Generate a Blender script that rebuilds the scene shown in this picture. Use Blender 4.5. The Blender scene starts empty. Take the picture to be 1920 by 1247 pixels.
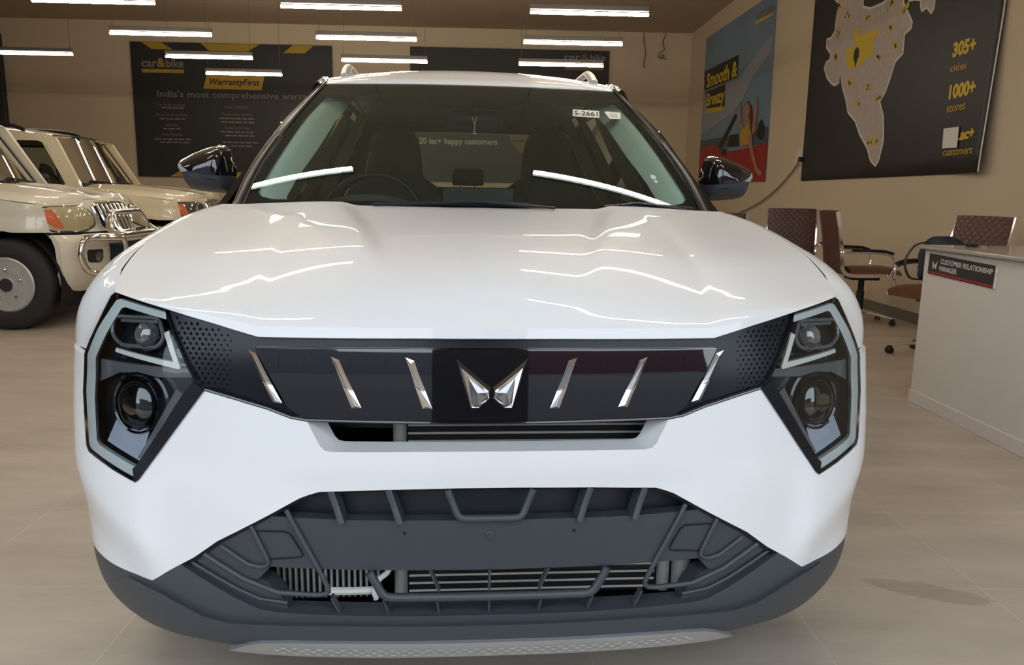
import bpy, bmesh, math, random
import numpy as np
from mathutils import Vector, Matrix, geometry
random.seed(4)
sc = bpy.context.scene
COL = sc.collection

# ------------------------------------------------------------------ camera
CAM_H = 1.1321
def make_camera():
    f_px, pitch, roll, head = 1470.1, 0.175973, 0.016963, math.radians(-1.7056)
    cp, sp, cr, sr = math.cos(pitch), math.sin(pitch), math.cos(roll), math.sin(roll)
    fw = Vector((0, cp, -sp)); u0 = Vector((0, sp, cp)); r0 = Vector((1, 0, 0))
    r = r0*cr + u0*sr; u = u0*cr - r0*sr
    rz = Matrix.Rotation(head, 3, 'Z')
    r, u, fw = rz @ r, rz @ u, rz @ fw
    cam = bpy.data.cameras.new('camera')
    cam.sensor_width = 36; cam.lens = f_px/1920*36; cam.clip_start = 0.05; cam.clip_end = 200
    o = bpy.data.objects.new('camera', cam); COL.objects.link(o)
    m = Matrix((r, u, -fw)).transposed().to_4x4(); m.translation = (0, 0, CAM_H)
    o.matrix_world = m
    sc.camera = o
make_camera()

# ------------------------------------------------------------------ sky and exposure
w = bpy.data.worlds.new('sky'); sc.world = w; w.use_nodes = True
bgn = w.node_tree.nodes['Background']
bgn.inputs[0].default_value = (0.80, 0.90, 1.0, 1); bgn.inputs[1].default_value = 4.1
sc.view_settings.view_transform = 'Standard'; sc.view_settings.look = 'None'
sc.view_settings.exposure = -0.3; sc.view_settings.gamma = 1.0
sc.view_settings.use_curve_mapping = False
TUBE_POWER = 62.0

# ------------------------------------------------------------------ materials
M = {}
def mat(name, col, rough=0.5, metal=0.0, coat=0.0, spec=0.5, emit=None, estr=0.0, bump=0.0, bscale=50.0, var=0.0, vscale=6.0, aniso=None):
    m = bpy.data.materials.new(name); m.use_nodes = True
    nt = m.node_tree; b = nt.nodes['Principled BSDF']
    c = (col[0], col[1], col[2], 1)
    b.inputs['Base Color'].default_value = c
    b.inputs['Roughness'].default_value = rough; b.inputs['Metallic'].default_value = metal
    b.inputs['Coat Weight'].default_value = coat; b.inputs['Coat Roughness'].default_value = 0.02
    b.inputs['Specular IOR Level'].default_value = spec
    if emit:
        b.inputs['Emission Color'].default_value = (*emit, 1); b.inputs['Emission Strength'].default_value = estr
    tc = None
    if bump or var:
        tc = nt.nodes.new('ShaderNodeTexCoord')
    if var:
        n = nt.nodes.new('ShaderNodeTexNoise'); n.inputs['Scale'].default_value = vscale; n.inputs['Detail'].default_value = 6
        nt.links.new(tc.outputs['Object'], n.inputs['Vector'])
        mx = nt.nodes.new('ShaderNodeMix'); mx.data_type = 'RGBA'
        mx.inputs[6].default_value = tuple(x*(1-var) for x in col)+(1,); mx.inputs[7].default_value = tuple(min(1, x*(1+var)) for x in col)+(1,)
        nt.links.new(n.outputs['Fac'], mx.inputs[0]); nt.links.new(mx.outputs[2], b.inputs['Base Color'])
    if bump:
        n = nt.nodes.new('ShaderNodeTexNoise'); n.inputs['Scale'].default_value = bscale; n.inputs['Detail'].default_value = 3
        nt.links.new(tc.outputs['Object'], n.inputs['Vector'])
        bp = nt.nodes.new('ShaderNodeBump'); bp.inputs['Strength'].default_value = bump; bp.inputs['Distance'].default_value = 0.01
        nt.links.new(n.outputs['Fac'], bp.inputs['Height']); nt.links.new(bp.outputs['Normal'], b.inputs['Normal'])
    M[name] = m
    return m
def glass(name, tint, ior=1.5, rough=0.0, boost=1.0, refl=(.9, .9, .9)):
    m = bpy.data.materials.new(name); m.use_nodes = True
    nt = m.node_tree; nt.nodes.remove(nt.nodes['Principled BSDF'])
    out = nt.nodes['Material Output']
    tr = nt.nodes.new('ShaderNodeBsdfTransparent'); tr.inputs[0].default_value = (*tint, 1)
    gl = nt.nodes.new('ShaderNodeBsdfGlossy'); gl.inputs['Roughness'].default_value = rough; gl.inputs[0].default_value = (*refl, 1)
    fr = nt.nodes.new('ShaderNodeFresnel'); fr.inputs['IOR'].default_value = ior
    mm = nt.nodes.new('ShaderNodeMath'); mm.operation = 'MULTIPLY'; mm.inputs[1].default_value = boost; mm.use_clamp = True
    mix = nt.nodes.new('ShaderNodeMixShader')
    nt.links.new(fr.outputs[0], mm.inputs[0]); nt.links.new(mm.outputs[0], mix.inputs[0])
    nt.links.new(tr.outputs[0], mix.inputs[1]); nt.links.new(gl.outputs[0], mix.inputs[2])
    nt.links.new(mix.outputs[0], out.inputs['Surface'])
    M[name] = m
    return m

mat('paint_white', (.80, .80, .81), .40, coat=.75, spec=.3)
mat('paint_cream', (.74, .69, .58), .4, coat=1.0)
mat('paint_cream_lamplit', (.72, .63, .45), .4, coat=1.0)  # cream of the farther SUV with warm lamplight put into the colour
mat('gloss_black', (.006, .006, .008), .08, coat=1.0)
mat('gloss_grille', (.008, .008, .010), .03, coat=1.0)
mat('satin_black', (.013, .016, .022), .36, spec=.28)
mat('lamp_black', (.012, .014, .018), .16, coat=.5)
mat('plastic_dark', (.050, .058, .068), .42, bump=.12, bscale=900)
mat('plastic_plate', (.040, .046, .056), .50, bump=.12, bscale=900)
mat('slot_dark', (.012, .015, .020), .4)
mat('void', (.004, .004, .005), .8)
mat('chrome', (.88, .88, .89), .10, metal=1)
mat('pillar_gloss', (.012, .012, .013), .28, spec=.4)
mat('chrome_soft', (.88, .88, .90), .24, metal=1)
mat('grille_black', (.007, .008, .011), .24, spec=.30)
mat('chrome_dark', (.30, .30, .32), .10, metal=1)
mat('silver', (.52, .52, .52), .38, metal=.6)
mat('alloy', (.62, .62, .60), .35, metal=.9)
mat('steel_wheel', (.60, .60, .58), .4, metal=.55, var=.15, vscale=18)
mat('rubber', (.022, .021, .020), .75, var=.3, vscale=14)
mat('fins', (.40, .39, .36), .5, metal=.3)
mat('condenser', (.62, .56, .44), .5, metal=.2)
mat('drl', (.62, .645, .62), .25, coat=.6)
mat('drl_warm', (.80, .78, .70), .3, coat=.5)
mat('lamp_grey', (.13, .13, .135), .25, coat=.6)
mat('lamp_chip', (.42, .45, .52), .12, coat=.8)  # sky reflection painted into the pale blue-grey base
mat('lens_ball', (.004, .004, .005), .02, coat=1.0, spec=.8)
mat('lens_clear', (.10, .10, .105), .03, metal=.2, coat=1.0, spec=.9)
mat('amber', (.62, .14, .05), .3, coat=.6)
mat('lamp_yellowed', (.45, .39, .24), .2, coat=.8)
mat('seat_dark', (.060, .056, .050), .8, bump=.15, bscale=300)
mat('dash_dark', (.075, .08, .075), .55)
mat('trim_grey', (.86, .85, .78), .6)
mat('trim_cool', (.50, .58, .60), .5)
mat('headliner', (.74, .74, .64), .85)
mat('cable_black', (.02, .02, .02), .5)
mat('leather_brown', (.085, .034, .024), .45, var=.2, vscale=20, bump=.1, bscale=120)
mat('leather_tan', (.16, .062, .030), .42, var=.15, vscale=20)
mat('counter_body', (.66, .62, .60), .5, var=.03, vscale=8)
mat('counter_top', (.42, .39, .36), .18, coat=.4)
mat('board_black', (.022, .021, .024), .5)
mat('ink_yellow', (.62, .44, .02), .5)
mat('ink_gold', (.42, .27, .02), .5)
mat('ink_mustard', (.50, .30, .03), .5)
mat('ink_white', (.62, .60, .58), .5)
mat('ink_grey', (.24, .22, .21), .5)
mat('ink_dim', (.19, .14, .07), .6)
mat('ink_black', (.012, .012, .014), .5)
mat('ink_red', (.42, .012, .012), .45)
mat('paper', (.74, .73, .68), .6)
mat('sticker_white', (.80, .80, .74), .5)
mat('map_land', (.46, .40, .37), .6, var=.22, vscale=22)
mat('map_edge', (.68, .64, .60), .6)
mat('poster_sky', (.17, .26, .36), .5, var=.18, vscale=1.2)
mat('poster_cloud', (.29, .32, .37), .6)
mat('poster_sea', (.06, .09, .13), .5)
mat('poster_red', (.34, .012, .016), .45)
mat('poster_skin', (.40, .20, .12), .6)
mat('poster_hair', (.07, .03, .02), .6)
mat('socket', (.66, .62, .55), .4)
mat('bag_blue', (.018, .024, .045), .7)
mat('outlet_dark', (.02, .02, .02), .5)
mat('tube_housing', (.16, .15, .14), .5)
mat('wire', (.10, .09, .08), .5)
mat('tube_glow', (1, 1, 1), .5, emit=(1.0, .90, .72), estr=TUBE_POWER)
mat('wall_paint', (.60, .50, .37), .8, bump=.05, bscale=60, var=.04, vscale=1.5)
mat('ceiling_paint', (.42, .33, .24), .9, var=.08, vscale=1.0)
mat('pillar_dark', (.03, .03, .034), .4)
mat('skirting', (.16, .14, .12), .4)
mat('asphalt', (.085, .08, .088), .9, var=.15, vscale=3)
mat('brick_red', (.10, .022, .026), .8)
mat('building_grey', (.15, .15, .165), .8)
glass('glass_front', (.80, .96, .90), 1.5, boost=1.35, refl=(.70, .90, 1.0))
glass('glass_side', (.72, .80, .76), 1.5)
glass('glass_rear', (.80, .82, .72), 1.5)
glass('lens_cover', (.90, .93, .94), 1.45)
glass('mirror_lens', (.8, .8, .78), 1.5)

def floor_material():
    m = bpy.data.materials.new('floor_tiles'); m.use_nodes = True; nt = m.node_tree
    b = nt.nodes['Principled BSDF']
    tc = nt.nodes.new('ShaderNodeTexCoord')
    mp = nt.nodes.new('ShaderNodeMapping'); mp.inputs['Location'].default_value = (0.94, -2.12, 0)
    nt.links.new(tc.outputs['Object'], mp.inputs['Vector'])
    br = nt.nodes.new('ShaderNodeTexBrick'); br.offset = 0; br.squash = 1
    br.inputs['Scale'].default_value = 1.0; br.inputs['Mortar Size'].default_value = 0.0022; br.inputs['Mortar Smooth'].default_value = .3
    br.inputs['Brick Width'].default_value = 0.602; br.inputs['Row Height'].default_value = 0.565
    br.inputs['Color1'].default_value = (.46, .395, .325, 1); br.inputs['Color2'].default_value = (.49, .42, .35, 1)
    br.inputs['Mortar'].default_value = (.56, .50, .42, 1)
    nt.links.new(mp.outputs[0], br.inputs['Vector'])
    # soft stone clouding and streaks
    mp2 = nt.nodes.new('ShaderNodeMapping'); mp2.inputs['Scale'].default_value = (1.0, 3.2, 1)
    mp2.inputs['Rotation'].default_value = (0, 0, .5)
    nt.links.new(tc.outputs['Object'], mp2.inputs['Vector'])
    n = nt.nodes.new('ShaderNodeTexNoise'); n.inputs['Scale'].default_value = 1.6; n.inputs['Detail'].default_value = 9; n.inputs['Roughness'].default_value = .62
    nt.links.new(mp2.outputs[0], n.inputs['Vector'])
    cr = nt.nodes.new('ShaderNodeValToRGB'); cr.color_ramp.elements[0].position = .3; cr.color_ramp.elements[0].color = (.80, .79, .78, 1)
    cr.color_ramp.elements[1].position = .72; cr.color_ramp.elements[1].color = (1.12, 1.12, 1.12, 1)
    nt.links.new(n.outputs['Fac'], cr.inputs[0])
    mx = nt.nodes.new('ShaderNodeMix'); mx.data_type = 'RGBA'; mx.blend_type = 'MULTIPLY'; mx.inputs[0].default_value = 1
    nt.links.new(br.outputs['Color'], mx.inputs[6]); nt.links.new(cr.outputs[0], mx.inputs[7])
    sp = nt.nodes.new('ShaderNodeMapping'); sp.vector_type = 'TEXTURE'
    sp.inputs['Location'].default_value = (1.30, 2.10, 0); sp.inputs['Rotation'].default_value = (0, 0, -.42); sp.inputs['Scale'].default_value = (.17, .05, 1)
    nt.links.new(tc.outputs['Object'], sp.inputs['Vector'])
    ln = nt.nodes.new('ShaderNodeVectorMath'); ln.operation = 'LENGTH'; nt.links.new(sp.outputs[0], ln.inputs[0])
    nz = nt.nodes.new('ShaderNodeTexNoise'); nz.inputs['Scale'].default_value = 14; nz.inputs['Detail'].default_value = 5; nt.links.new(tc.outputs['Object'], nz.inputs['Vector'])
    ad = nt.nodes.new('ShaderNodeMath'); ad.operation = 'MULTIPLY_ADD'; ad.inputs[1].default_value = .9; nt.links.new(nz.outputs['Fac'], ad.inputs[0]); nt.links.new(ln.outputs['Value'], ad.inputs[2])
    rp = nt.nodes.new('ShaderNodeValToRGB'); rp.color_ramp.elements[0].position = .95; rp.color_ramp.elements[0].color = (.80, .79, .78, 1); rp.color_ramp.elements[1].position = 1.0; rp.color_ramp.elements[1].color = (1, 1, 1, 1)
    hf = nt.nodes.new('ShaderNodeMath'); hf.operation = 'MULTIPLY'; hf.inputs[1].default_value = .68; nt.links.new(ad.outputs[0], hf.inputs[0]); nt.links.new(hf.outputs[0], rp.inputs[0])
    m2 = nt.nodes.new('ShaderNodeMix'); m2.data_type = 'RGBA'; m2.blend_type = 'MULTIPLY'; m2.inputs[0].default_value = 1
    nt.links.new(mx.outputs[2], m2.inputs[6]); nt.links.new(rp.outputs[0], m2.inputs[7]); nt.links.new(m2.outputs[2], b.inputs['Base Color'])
    b.inputs['Roughness'].default_value = .42; b.inputs['Specular IOR Level'].default_value = .35
    M['floor_tiles'] = m
floor_material()

# ------------------------------------------------------------------ mesh helpers
def frames(pts, closed=False):
    pts = [Vector(p) for p in pts]; n = len(pts); T = []
    for i in range(n):
        a = pts[(i-1) % n] if (closed or i > 0) else pts[i]
        b = pts[(i+1) % n] if (closed or i < n-1) else pts[i]
        T.append((b-a).normalized())
    up = Vector((0, 0, 1)) if abs(T[0].z) < .9 else Vector((0, 1, 0))
    N = [(up - T[0]*up.dot(T[0])).normalized()]
    for i in range(1, n):
        v = N[-1] - T[i]*N[-1].dot(T[i])
        N.append(v.normalized() if v.length > 1e-6 else N[-1])
    return pts, T, N

class MB:
    def __init__(s): s.v = []; s.f = []; s.mi = []; s.m = 0
    def add(s, V, Fs):
        o = len(s.v); s.v += [tuple(p) for p in V]
        for f in Fs: s.f.append([i+o for i in f]); s.mi.append(s.m)
        return s
    def box(s, c, d, rot=None):
        x, y, z = d[0]/2, d[1]/2, d[2]/2
        V = [Vector((a*x, b*y, e*z)) for a in (-1, 1) for b in (-1, 1) for e in (-1, 1)]
        if rot is not None: V = [rot @ p for p in V]
        V = [p + Vector(c) for p in V]
        return s.add(V, [(0, 1, 3, 2), (4, 6, 7, 5), (0, 4, 5, 1), (2, 3, 7, 6), (0, 2, 6, 4), (1, 5, 7, 3)])
    def tube(s, pts, r, n=10, closed=False, sq=1.0):
        P, T, N = frames(pts, closed); V = []; k = len(P)
        for i in range(k):
            B = T[i].cross(N[i]); rr = r[i] if isinstance(r, (list, tuple)) else r
            for j in range(n):
                a = 2*math.pi*j/n
                V.append(P[i] + N[i]*(math.cos(a)*rr*sq) + B*(math.sin(a)*rr))
        Fs = []
        for i in range(k if closed else k-1):
            for j in range(n):
                a = i*n+j; b = i*n+(j+1) % n; c = ((i+1) % k)*n+(j+1) % n; d = ((i+1) % k)*n+j
                Fs.append((a, b, c, d))
        if not closed:
            Fs.append(list(range(n))[::-1]); Fs.append([(k-1)*n+j for j in range(n)])
        return s.add(V, Fs)
    def grid(s, rows, closed=False):
        h = len(rows); w_ = len(rows[0]); V = [p for r in rows for p in r]; Fs = []
        for i in range(h-1):
            for j in range(w_ if closed else w_-1):
                j2 = (j+1) % w_
                Fs.append((i*w_+j, i*w_+j2, (i+1)*w_+j2, (i+1)*w_+j))
        return s.add(V, Fs)
    def lathe(s, prof, n=32, mtx=None, cap=True):
        # profile of (radius, height) about local z, placed by mtx
        V = []; k = len(prof)
        for (r, h) in prof:
            for j in range(n):
                a = 2*math.pi*j/n; V.append(Vector((r*math.cos(a), r*math.sin(a), h)))
        if mtx is not None: V = [mtx @ p for p in V]
        Fs = []
        for i in range(k-1):
            for j in range(n):
                Fs.append((i*n+j, i*n+(j+1) % n, (i+1)*n+(j+1) % n, (i+1)*n+j))
        if cap:
            if prof[0][0] > 1e-6: Fs.append(list(range(n))[::-1])
            if prof[-1][0] > 1e-6: Fs.append([(k-1)*n+j for j in range(n)])
        return s.add(V, Fs)
    def prism(s, poly, off):
        n = len(poly); off = Vector(off); P = [Vector(p) for p in poly]
        V = P + [p+off for p in P]
        Fs = [list(range(n))[::-1], [n+i for i in range(n)]] + [(i, (i+1) % n, n+(i+1) % n, n+i) for i in range(n)]
        return s.add(V, Fs)
    def build(s, name, mats, parent=None, smooth=True, ang=38, bevel=0, recalc=True, seg=2, merge=True, solid=0, subsurf=0):
        me = bpy.data.meshes.new(name); me.from_pydata(s.v, [], s.f)
        if not isinstance(mats, (list, tuple)): mats = [mats]
        for m in mats: me.materials.append(M[m])
        for p, i in zip(me.polygons, s.mi): p.material_index = i
        if merge or recalc:
            bm = bmesh.new(); bm.from_mesh(me)
            if merge: bmesh.ops.remove_doubles(bm, verts=bm.verts, dist=1e-5)
            if recalc: bmesh.ops.recalc_face_normals(bm, faces=bm.faces)
            bm.to_mesh(me); bm.free()
        if smooth:
            for p in me.polygons: p.use_smooth = True
            me.set_sharp_from_angle(angle=math.radians(ang))
        o = bpy.data.objects.new(name, me); COL.objects.link(o)
        if parent: o.parent = parent
        if solid:
            k = o.modifiers.new('solid', 'SOLIDIFY'); k.thickness = solid; k.offset = -1
        if bevel:
            k = o.modifiers.new('bevel', 'BEVEL'); k.width = bevel; k.segments = seg; k.limit_method = 'ANGLE'; k.angle_limit = math.radians(40)
        if subsurf:
            k = o.modifiers.new('sub', 'SUBSURF'); k.levels = subsurf; k.render_levels = subsurf
        return o

def thing(name, label, cat, loc=(0, 0, 0), rotz=0, group=None):
    o = bpy.data.objects.new(name, None); COL.objects.link(o)
    o.location = loc; o.rotation_euler = (0, 0, rotz); o.empty_display_size = .1
    return tag(o, label, cat, group)
def tag(o, label, cat, group=None):
    o['label'] = label; o['category'] = cat
    if group: o['group'] = group
    return o
def struct(o):
    o['kind'] = 'structure'; return o
def copy_tree(o, parent=None):
    c = o.copy(); COL.objects.link(c)
    if parent: c.parent = parent
    for ch in list(o.children): copy_tree(ch, c)
    return c

def dens(poly, step, closed=True):
    out = []; n = len(poly)
    for i in range(n if closed else n-1):
        a, b = poly[i], poly[(i+1) % n]
        d = math.hypot(b[0]-a[0], b[1]-a[1]); k = max(1, int(math.ceil(d/step)))
        for j in range(k): out.append((a[0]+(b[0]-a[0])*j/k, a[1]+(b[1]-a[1])*j/k))
    if not closed: out.append(tuple(poly[-1]))
    return out
def fillet(poly, r, k=4, closed=True):
    # round the corners of a 2-d outline; r may be a list of radii
    out = []; n = len(poly)
    for i in range(n):
        p = Vector(poly[i]).to_2d(); a = Vector(poly[(i-1) % n]).to_2d(); b = Vector(poly[(i+1) % n]).to_2d()
        rr = r[i] if isinstance(r, (list, tuple)) else r
        if rr <= 0 or (not closed and i in (0, n-1)): out.append(tuple(p)); continue
        da, db = (a-p), (b-p); t = min(rr, da.length*.45, db.length*.45)
        q0 = p+da.normalized()*t; q1 = p+db.normalized()*t
        for j in range(k+1):
            s_ = j/k
            q = q0*(1-s_)**2 + p*2*s_*(1-s_) + q1*s_*s_
            out.append((q.x, q.y))
    return out
def sym(half):
    # half outline with x>=0 that starts and ends on x=0 (or anywhere) -> closed symmetric outline
    m = [(-x, z) for x, z in half[::-1] if abs(x) > 1e-6]
    return [tuple(p) for p in half] + m
def inside(P, poly):
    P = np.asarray(P, float); q = np.asarray(poly, float); x, y = P[:, 0], P[:, 1]
    c = np.zeros(len(P), bool); n = len(q); j = n-1
    for i in range(n):
        xi, yi = q[i]; xj, yj = q[j]
        if yi != yj:
            t = ((yi > y) != (yj > y)) & (x < (xj-xi)*(y-yi)/(yj-yi)+xi); c ^= t
        j = i
    return c
def edist(P, poly):
    P = np.asarray(P, float); d = np.full(len(P), 1e9); n = len(poly)
    for i in range(n):
        a = np.array(poly[i]); b = np.array(poly[(i+1) % n]); ab = b-a; L = (ab*ab).sum()
        t = np.clip(((P-a)@ab)/max(L, 1e-12), 0, 1)
        d = np.minimum(d, np.hypot(*(P-(a+t[:, None]*ab)).T))
    return d
def cdt(poly, step, holes=(), extra=()):
    loops = [dens(poly, step)] + [dens(h, step) for h in holes]
    pts = []; edges = []
    for L in loops:
        o = len(pts); pts += L; edges += [(o+i, o+(i+1) % len(L)) for i in range(len(L))]
    a = np.array(poly); lo, hi = a.min(0), a.max(0)
    nx = int((hi[0]-lo[0])/step)+1; ny = int((hi[1]-lo[1])/step)+1
    G = np.array([(lo[0]+(i+.5*(j % 2))*step, lo[1]+j*step*.9) for j in range(int(ny/.9)+2) for i in range(nx+1)])
    k = inside(G, poly) & (edist(G, poly) > step*.45)
    for h in holes: k &= ~inside(G, h) & (edist(G, h) > step*.45)
    pts += [tuple(p) for p in G[k]] + [tuple(p) for p in extra]
    V, E, Fc, *_ = geometry.delaunay_2d_cdt([Vector(p) for p in pts], edges, [], 0, 1e-6)
    V = [(p.x, p.y) for p in V]
    C = np.array([[sum(V[i][0] for i in f)/len(f), sum(V[i][1] for i in f)/len(f)] for f in Fc])
    k = inside(C, poly)
    for h in holes: k &= ~inside(C, h)
    return V, [list(f) for f, q in zip(Fc, k) if q]
def patch(mb, poly, fn, step=.03, holes=(), thick=None, out=(0, -1, 0)):
    # a panel: 2-d outline filled, mapped on to a surface by fn, with a skirt along thick
    V2, Fc = cdt(poly, step, holes)
    V = [Vector(fn(*p)) for p in V2]
    if Fc:
        nrm = sum(((V[f[1]]-V[f[0]]).cross(V[f[2]]-V[f[0]]) for f in Fc), Vector())
        if nrm.dot(Vector(out)) < 0: Fc = [f[::-1] for f in Fc]
    if thick is not None:
        cnt = {}
        for f in Fc:
            for i in range(len(f)):
                a, b = f[i], f[(i+1) % len(f)]; cnt[(a, b)] = 1
        bd = [(a, b) for (a, b) in cnt if (b, a) not in cnt]
        idx = {}
        t = Vector(thick)
        for a, b in bd:
            for q in (a, b):
                if q not in idx: idx[q] = len(V); V.append(V[q]+t)
        Fc = Fc + [[b, a, idx[a], idx[b]] for a, b in bd]
    return mb.add(V, Fc)
def puff(mb, poly, place, depth, R, step=.02, back=0.0, whole=None, holes=()):
    # a cushion-like solid: outline bulged towards -n; place(a, b, d) -> point at bulge d
    V2, Fc = cdt(poly, step, holes); D = edist(np.array(V2), whole or poly)
    def bul(d):
        t = min(1, d/R); return depth*math.sqrt(max(0, 1-(1-t)**2))
    n = len(V2)
    V = [Vector(place(p[0], p[1], bul(d))) for p, d in zip(V2, D)]
    mb.add(V, Fc)
    if back is not None:
        V = [Vector(place(p[0], p[1], -back*(bul(d)/depth))) for p, d in zip(V2, D)]
        mb.add(V, [f[::-1] for f in Fc])
    return mb

def text_geo(body, size, bold=0.0, shear=0.0, align='LEFT', ext=0.001, xs=1.0):
    cu = bpy.data.curves.new('t', 'FONT'); cu.body = body; cu.size = size; cu.offset = bold*size; cu.shear = shear
    cu.align_x = align; cu.extrude = ext; cu.resolution_u = 3; cu.align_y = 'BOTTOM_BASELINE'
    o = bpy.data.objects.new('t', cu); COL.objects.link(o)
    dg = bpy.context.evaluated_depsgraph_get()
    me = bpy.data.meshes.new_from_object(o.evaluated_get(dg))
    V = [(v.co.x*xs, v.co.y, v.co.z) for v in me.vertices]; Fs = [list(p.vertices) for p in me.polygons]
    bpy.data.objects.remove(o); bpy.data.curves.remove(cu); bpy.data.meshes.remove(me)
    return V, Fs
def text_on(mb, body, size, fn, **k):
    V, Fs = text_geo(body, size, **k)
    return mb.add([fn(*p) for p in V], Fs)
def smooth01(t): t = max(0., min(1., t)); return t*t*(3-2*t)
def lerp(a, b, t): return a+(b-a)*t
def cr_curve(pts, n):
    # Catmull-Rom through points
    P = [Vector(p) for p in pts]; out = []; k = len(P)
    for i in range(n):
        t = i/(n-1)*(k-1); a = min(int(t), k-2); s_ = t-a
        p0 = P[a-1] if a > 0 else P[a]*2-P[a+1]; p1 = P[a]; p2 = P[a+1]; p3 = P[a+2] if a+2 < k else P[a+1]*2-P[a]
        out.append(p1*1.0 + (p2-p0)*(.5*s_) + (p0*2-p1*5+p2*4-p3)*(.5*s_*s_) + (p1*3-p0-p2*3+p3)*(.5*s_**3))
    return out
# ------------------------------------------------------------------ the room
XR, YB, XL, YF, ZC = 3.95, 16.2, -10.6, -0.7, 4.30
def room():
    b = MB(); b.box(((XL+XR)/2, (YF+YB)/2, -.05), (XR-XL+.4, YB-YF+.4, .1)); struct(b.build('floor', 'floor_tiles', smooth=False))
    b = MB(); b.box(((XL+XR)/2, (YF+YB)/2, ZC+.06), (XR-XL+.4, YB-YF+.4, .12)); struct(b.build('ceiling', 'ceiling_paint', smooth=False))
    b = MB(); b.box((XR+.1, (YF+YB)/2, ZC/2), (.2, YB-YF+.4, ZC)); struct(b.build('wall_right', 'wall_paint', smooth=False))
    b = MB(); b.box((XL-.1, (YF+YB)/2, ZC/2), (.2, YB-YF+.4, ZC)); struct(b.build('wall_left', 'wall_paint', smooth=False))
    b = MB(); b.box(((XL+XR)/2, YB+.1, ZC/2), (XR-XL+.4, .2, ZC)); struct(b.build('wall_back', 'wall_paint', smooth=False))
    # the open shop front behind the camera: a header, side piers and an added middle pillar
    b = MB(); b.box(((XL+XR)/2, YF, 4.0), (XR-XL+.4, .2, .6))
    for x0, x1 in ((XL-.2, -3.9), (-.12, .42), (3.6, XR+.2)): b.box(((x0+x1)/2, YF, 1.85), (x1-x0, .2, 3.7))  # middle pillar is made up, for the dark patch it mirrors into the grille
    struct(b.build('wall_front', 'pillar_dark', smooth=False))
    b = MB(); b.box((XR-.0075, (YF+YB)/2, .05), (.015, YB-YF, .10)); struct(b.build('baseboard_right', 'skirting', smooth=False))
    b = MB(); b.box(((XL+XR)/2-.01, YB-.0075, .05), (XR-XL-.03, .015, .10)); struct(b.build('baseboard_back', 'skirting', smooth=False))
    # dark upright at the far left of the back wall
    b = MB(); b.box((-9.95, YB-.06, 2.0), (.92, .12, 4.0)); struct(b.build('trim_1', 'pillar_dark', bevel=.01))
    # outside, seen only in reflections
    b = MB(); b.box((0, -30.85, -.06), (90, 60, .1)); struct(b.build('ground', 'asphalt', smooth=False))
room()
def outside():
    for nm, lab, x, wd, h, mt in (('wall_street_left', '', -16, 18, 6.0, 'building_grey'), ('wall_street_middle', '', -3, 8, 5.2, 'building_grey'), ('wall_street_right', '', 10, 18, 5.6, 'brick_red')):
        b = MB(); b.box((x, -24, h/2-.01), (wd, 3, h))
        for k in range(int(wd/2.4)):
            b.box((x-wd/2+1.2+2.4*k, -22.46, h*.45), (1.0, .1, h*.55))
        struct(b.build(nm, mt, smooth=False))
outside()

def strand(mb, x, y, z0, z1, r=.003):
    mb.tube([(x, y, z0), (x, y, (z0+z1)/2), (x, y, z1)], r, 5)
def tube_lights():
    cols = [-6.46, -3.97, -1.52, .98]
    rows = [1.83, 3.46, 5.09, 6.72, 8.36, 9.98, 11.62, 13.2]
    cname = {-6.46: 'far left column', -3.97: 'left column', -1.52: 'middle column', .98: 'right column'}
    rname = {1.83: 'above the white car nose', 3.46: 'above the white car windshield', 5.09: 'above the white car tail', 6.72: 'just above the top edge of the frame',
             8.36: 'in the topmost visible row', 9.98: 'in the second row from the top', 11.62: 'in the third row from the top', 13.2: 'in the lowest, farthest row'}
    proto = None
    for y in rows:
        for x in cols:
            if x == -6.46 and y != 11.62: continue
            if y == 13.2 and x != -3.97: continue
            z = 2.935
            lab = 'white tube lamp %s, %s' % (rname[y], cname[x])
            if proto is None:
                t = thing('tube_lamp', lab, 'ceiling lamp', (x, y, z), 0, 'hanging tube lamps')
                b = MB(); b.box((0, 0, .055), (1.21, .045, .05)); b.build('lamp_housing', 'tube_housing', t, bevel=.004)
                b = MB(); b.tube([(-.6, 0, 0), (-.2, 0, 0), (.2, 0, 0), (.6, 0, 0)], .0165, 14); b.build('diffuser_tube', 'tube_glow', t)
                for s in (-1, 1):
                    b = MB(); strand(b, s*.57, 0, .08, ZC-z); b.build('suspension_wire', 'wire', t)
                proto = t
            else:
                t = copy_tree(proto); t.location = (x, y, z); t['label'] = lab
tube_lights()

# loose cables high on the back wall
def wall_cables():
    def hang(name, lab, pts, r=.008):
        b = MB(); b.tube([tuple(p) for p in cr_curve(pts, 28)], r, 6); tag(b.build(name, 'wire'), lab, 'cable', 'loose ceiling cables')
    y = YB-.03
    hang('loose_cable', 'straight thin cable hanging down the back wall above the right end of the dark board', [(2.98, y, 4.28), (2.99, y, 4.1), (3.03, y, 3.9), (3.0, y, 3.7), (3.02, y, 3.62)])
    hang('loose_cable', 'curled thin cable hanging with a loop near the right corner of back wall', [(3.42, y, 4.28), (3.36, y, 4.1), (3.40, y, 3.98), (3.30, y, 3.90), (3.29, y, 3.83), (3.36, y, 3.80), (3.40, y, 3.88), (3.33, y, 3.84), (3.45, y, 3.80)])
wall_cables()

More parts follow.
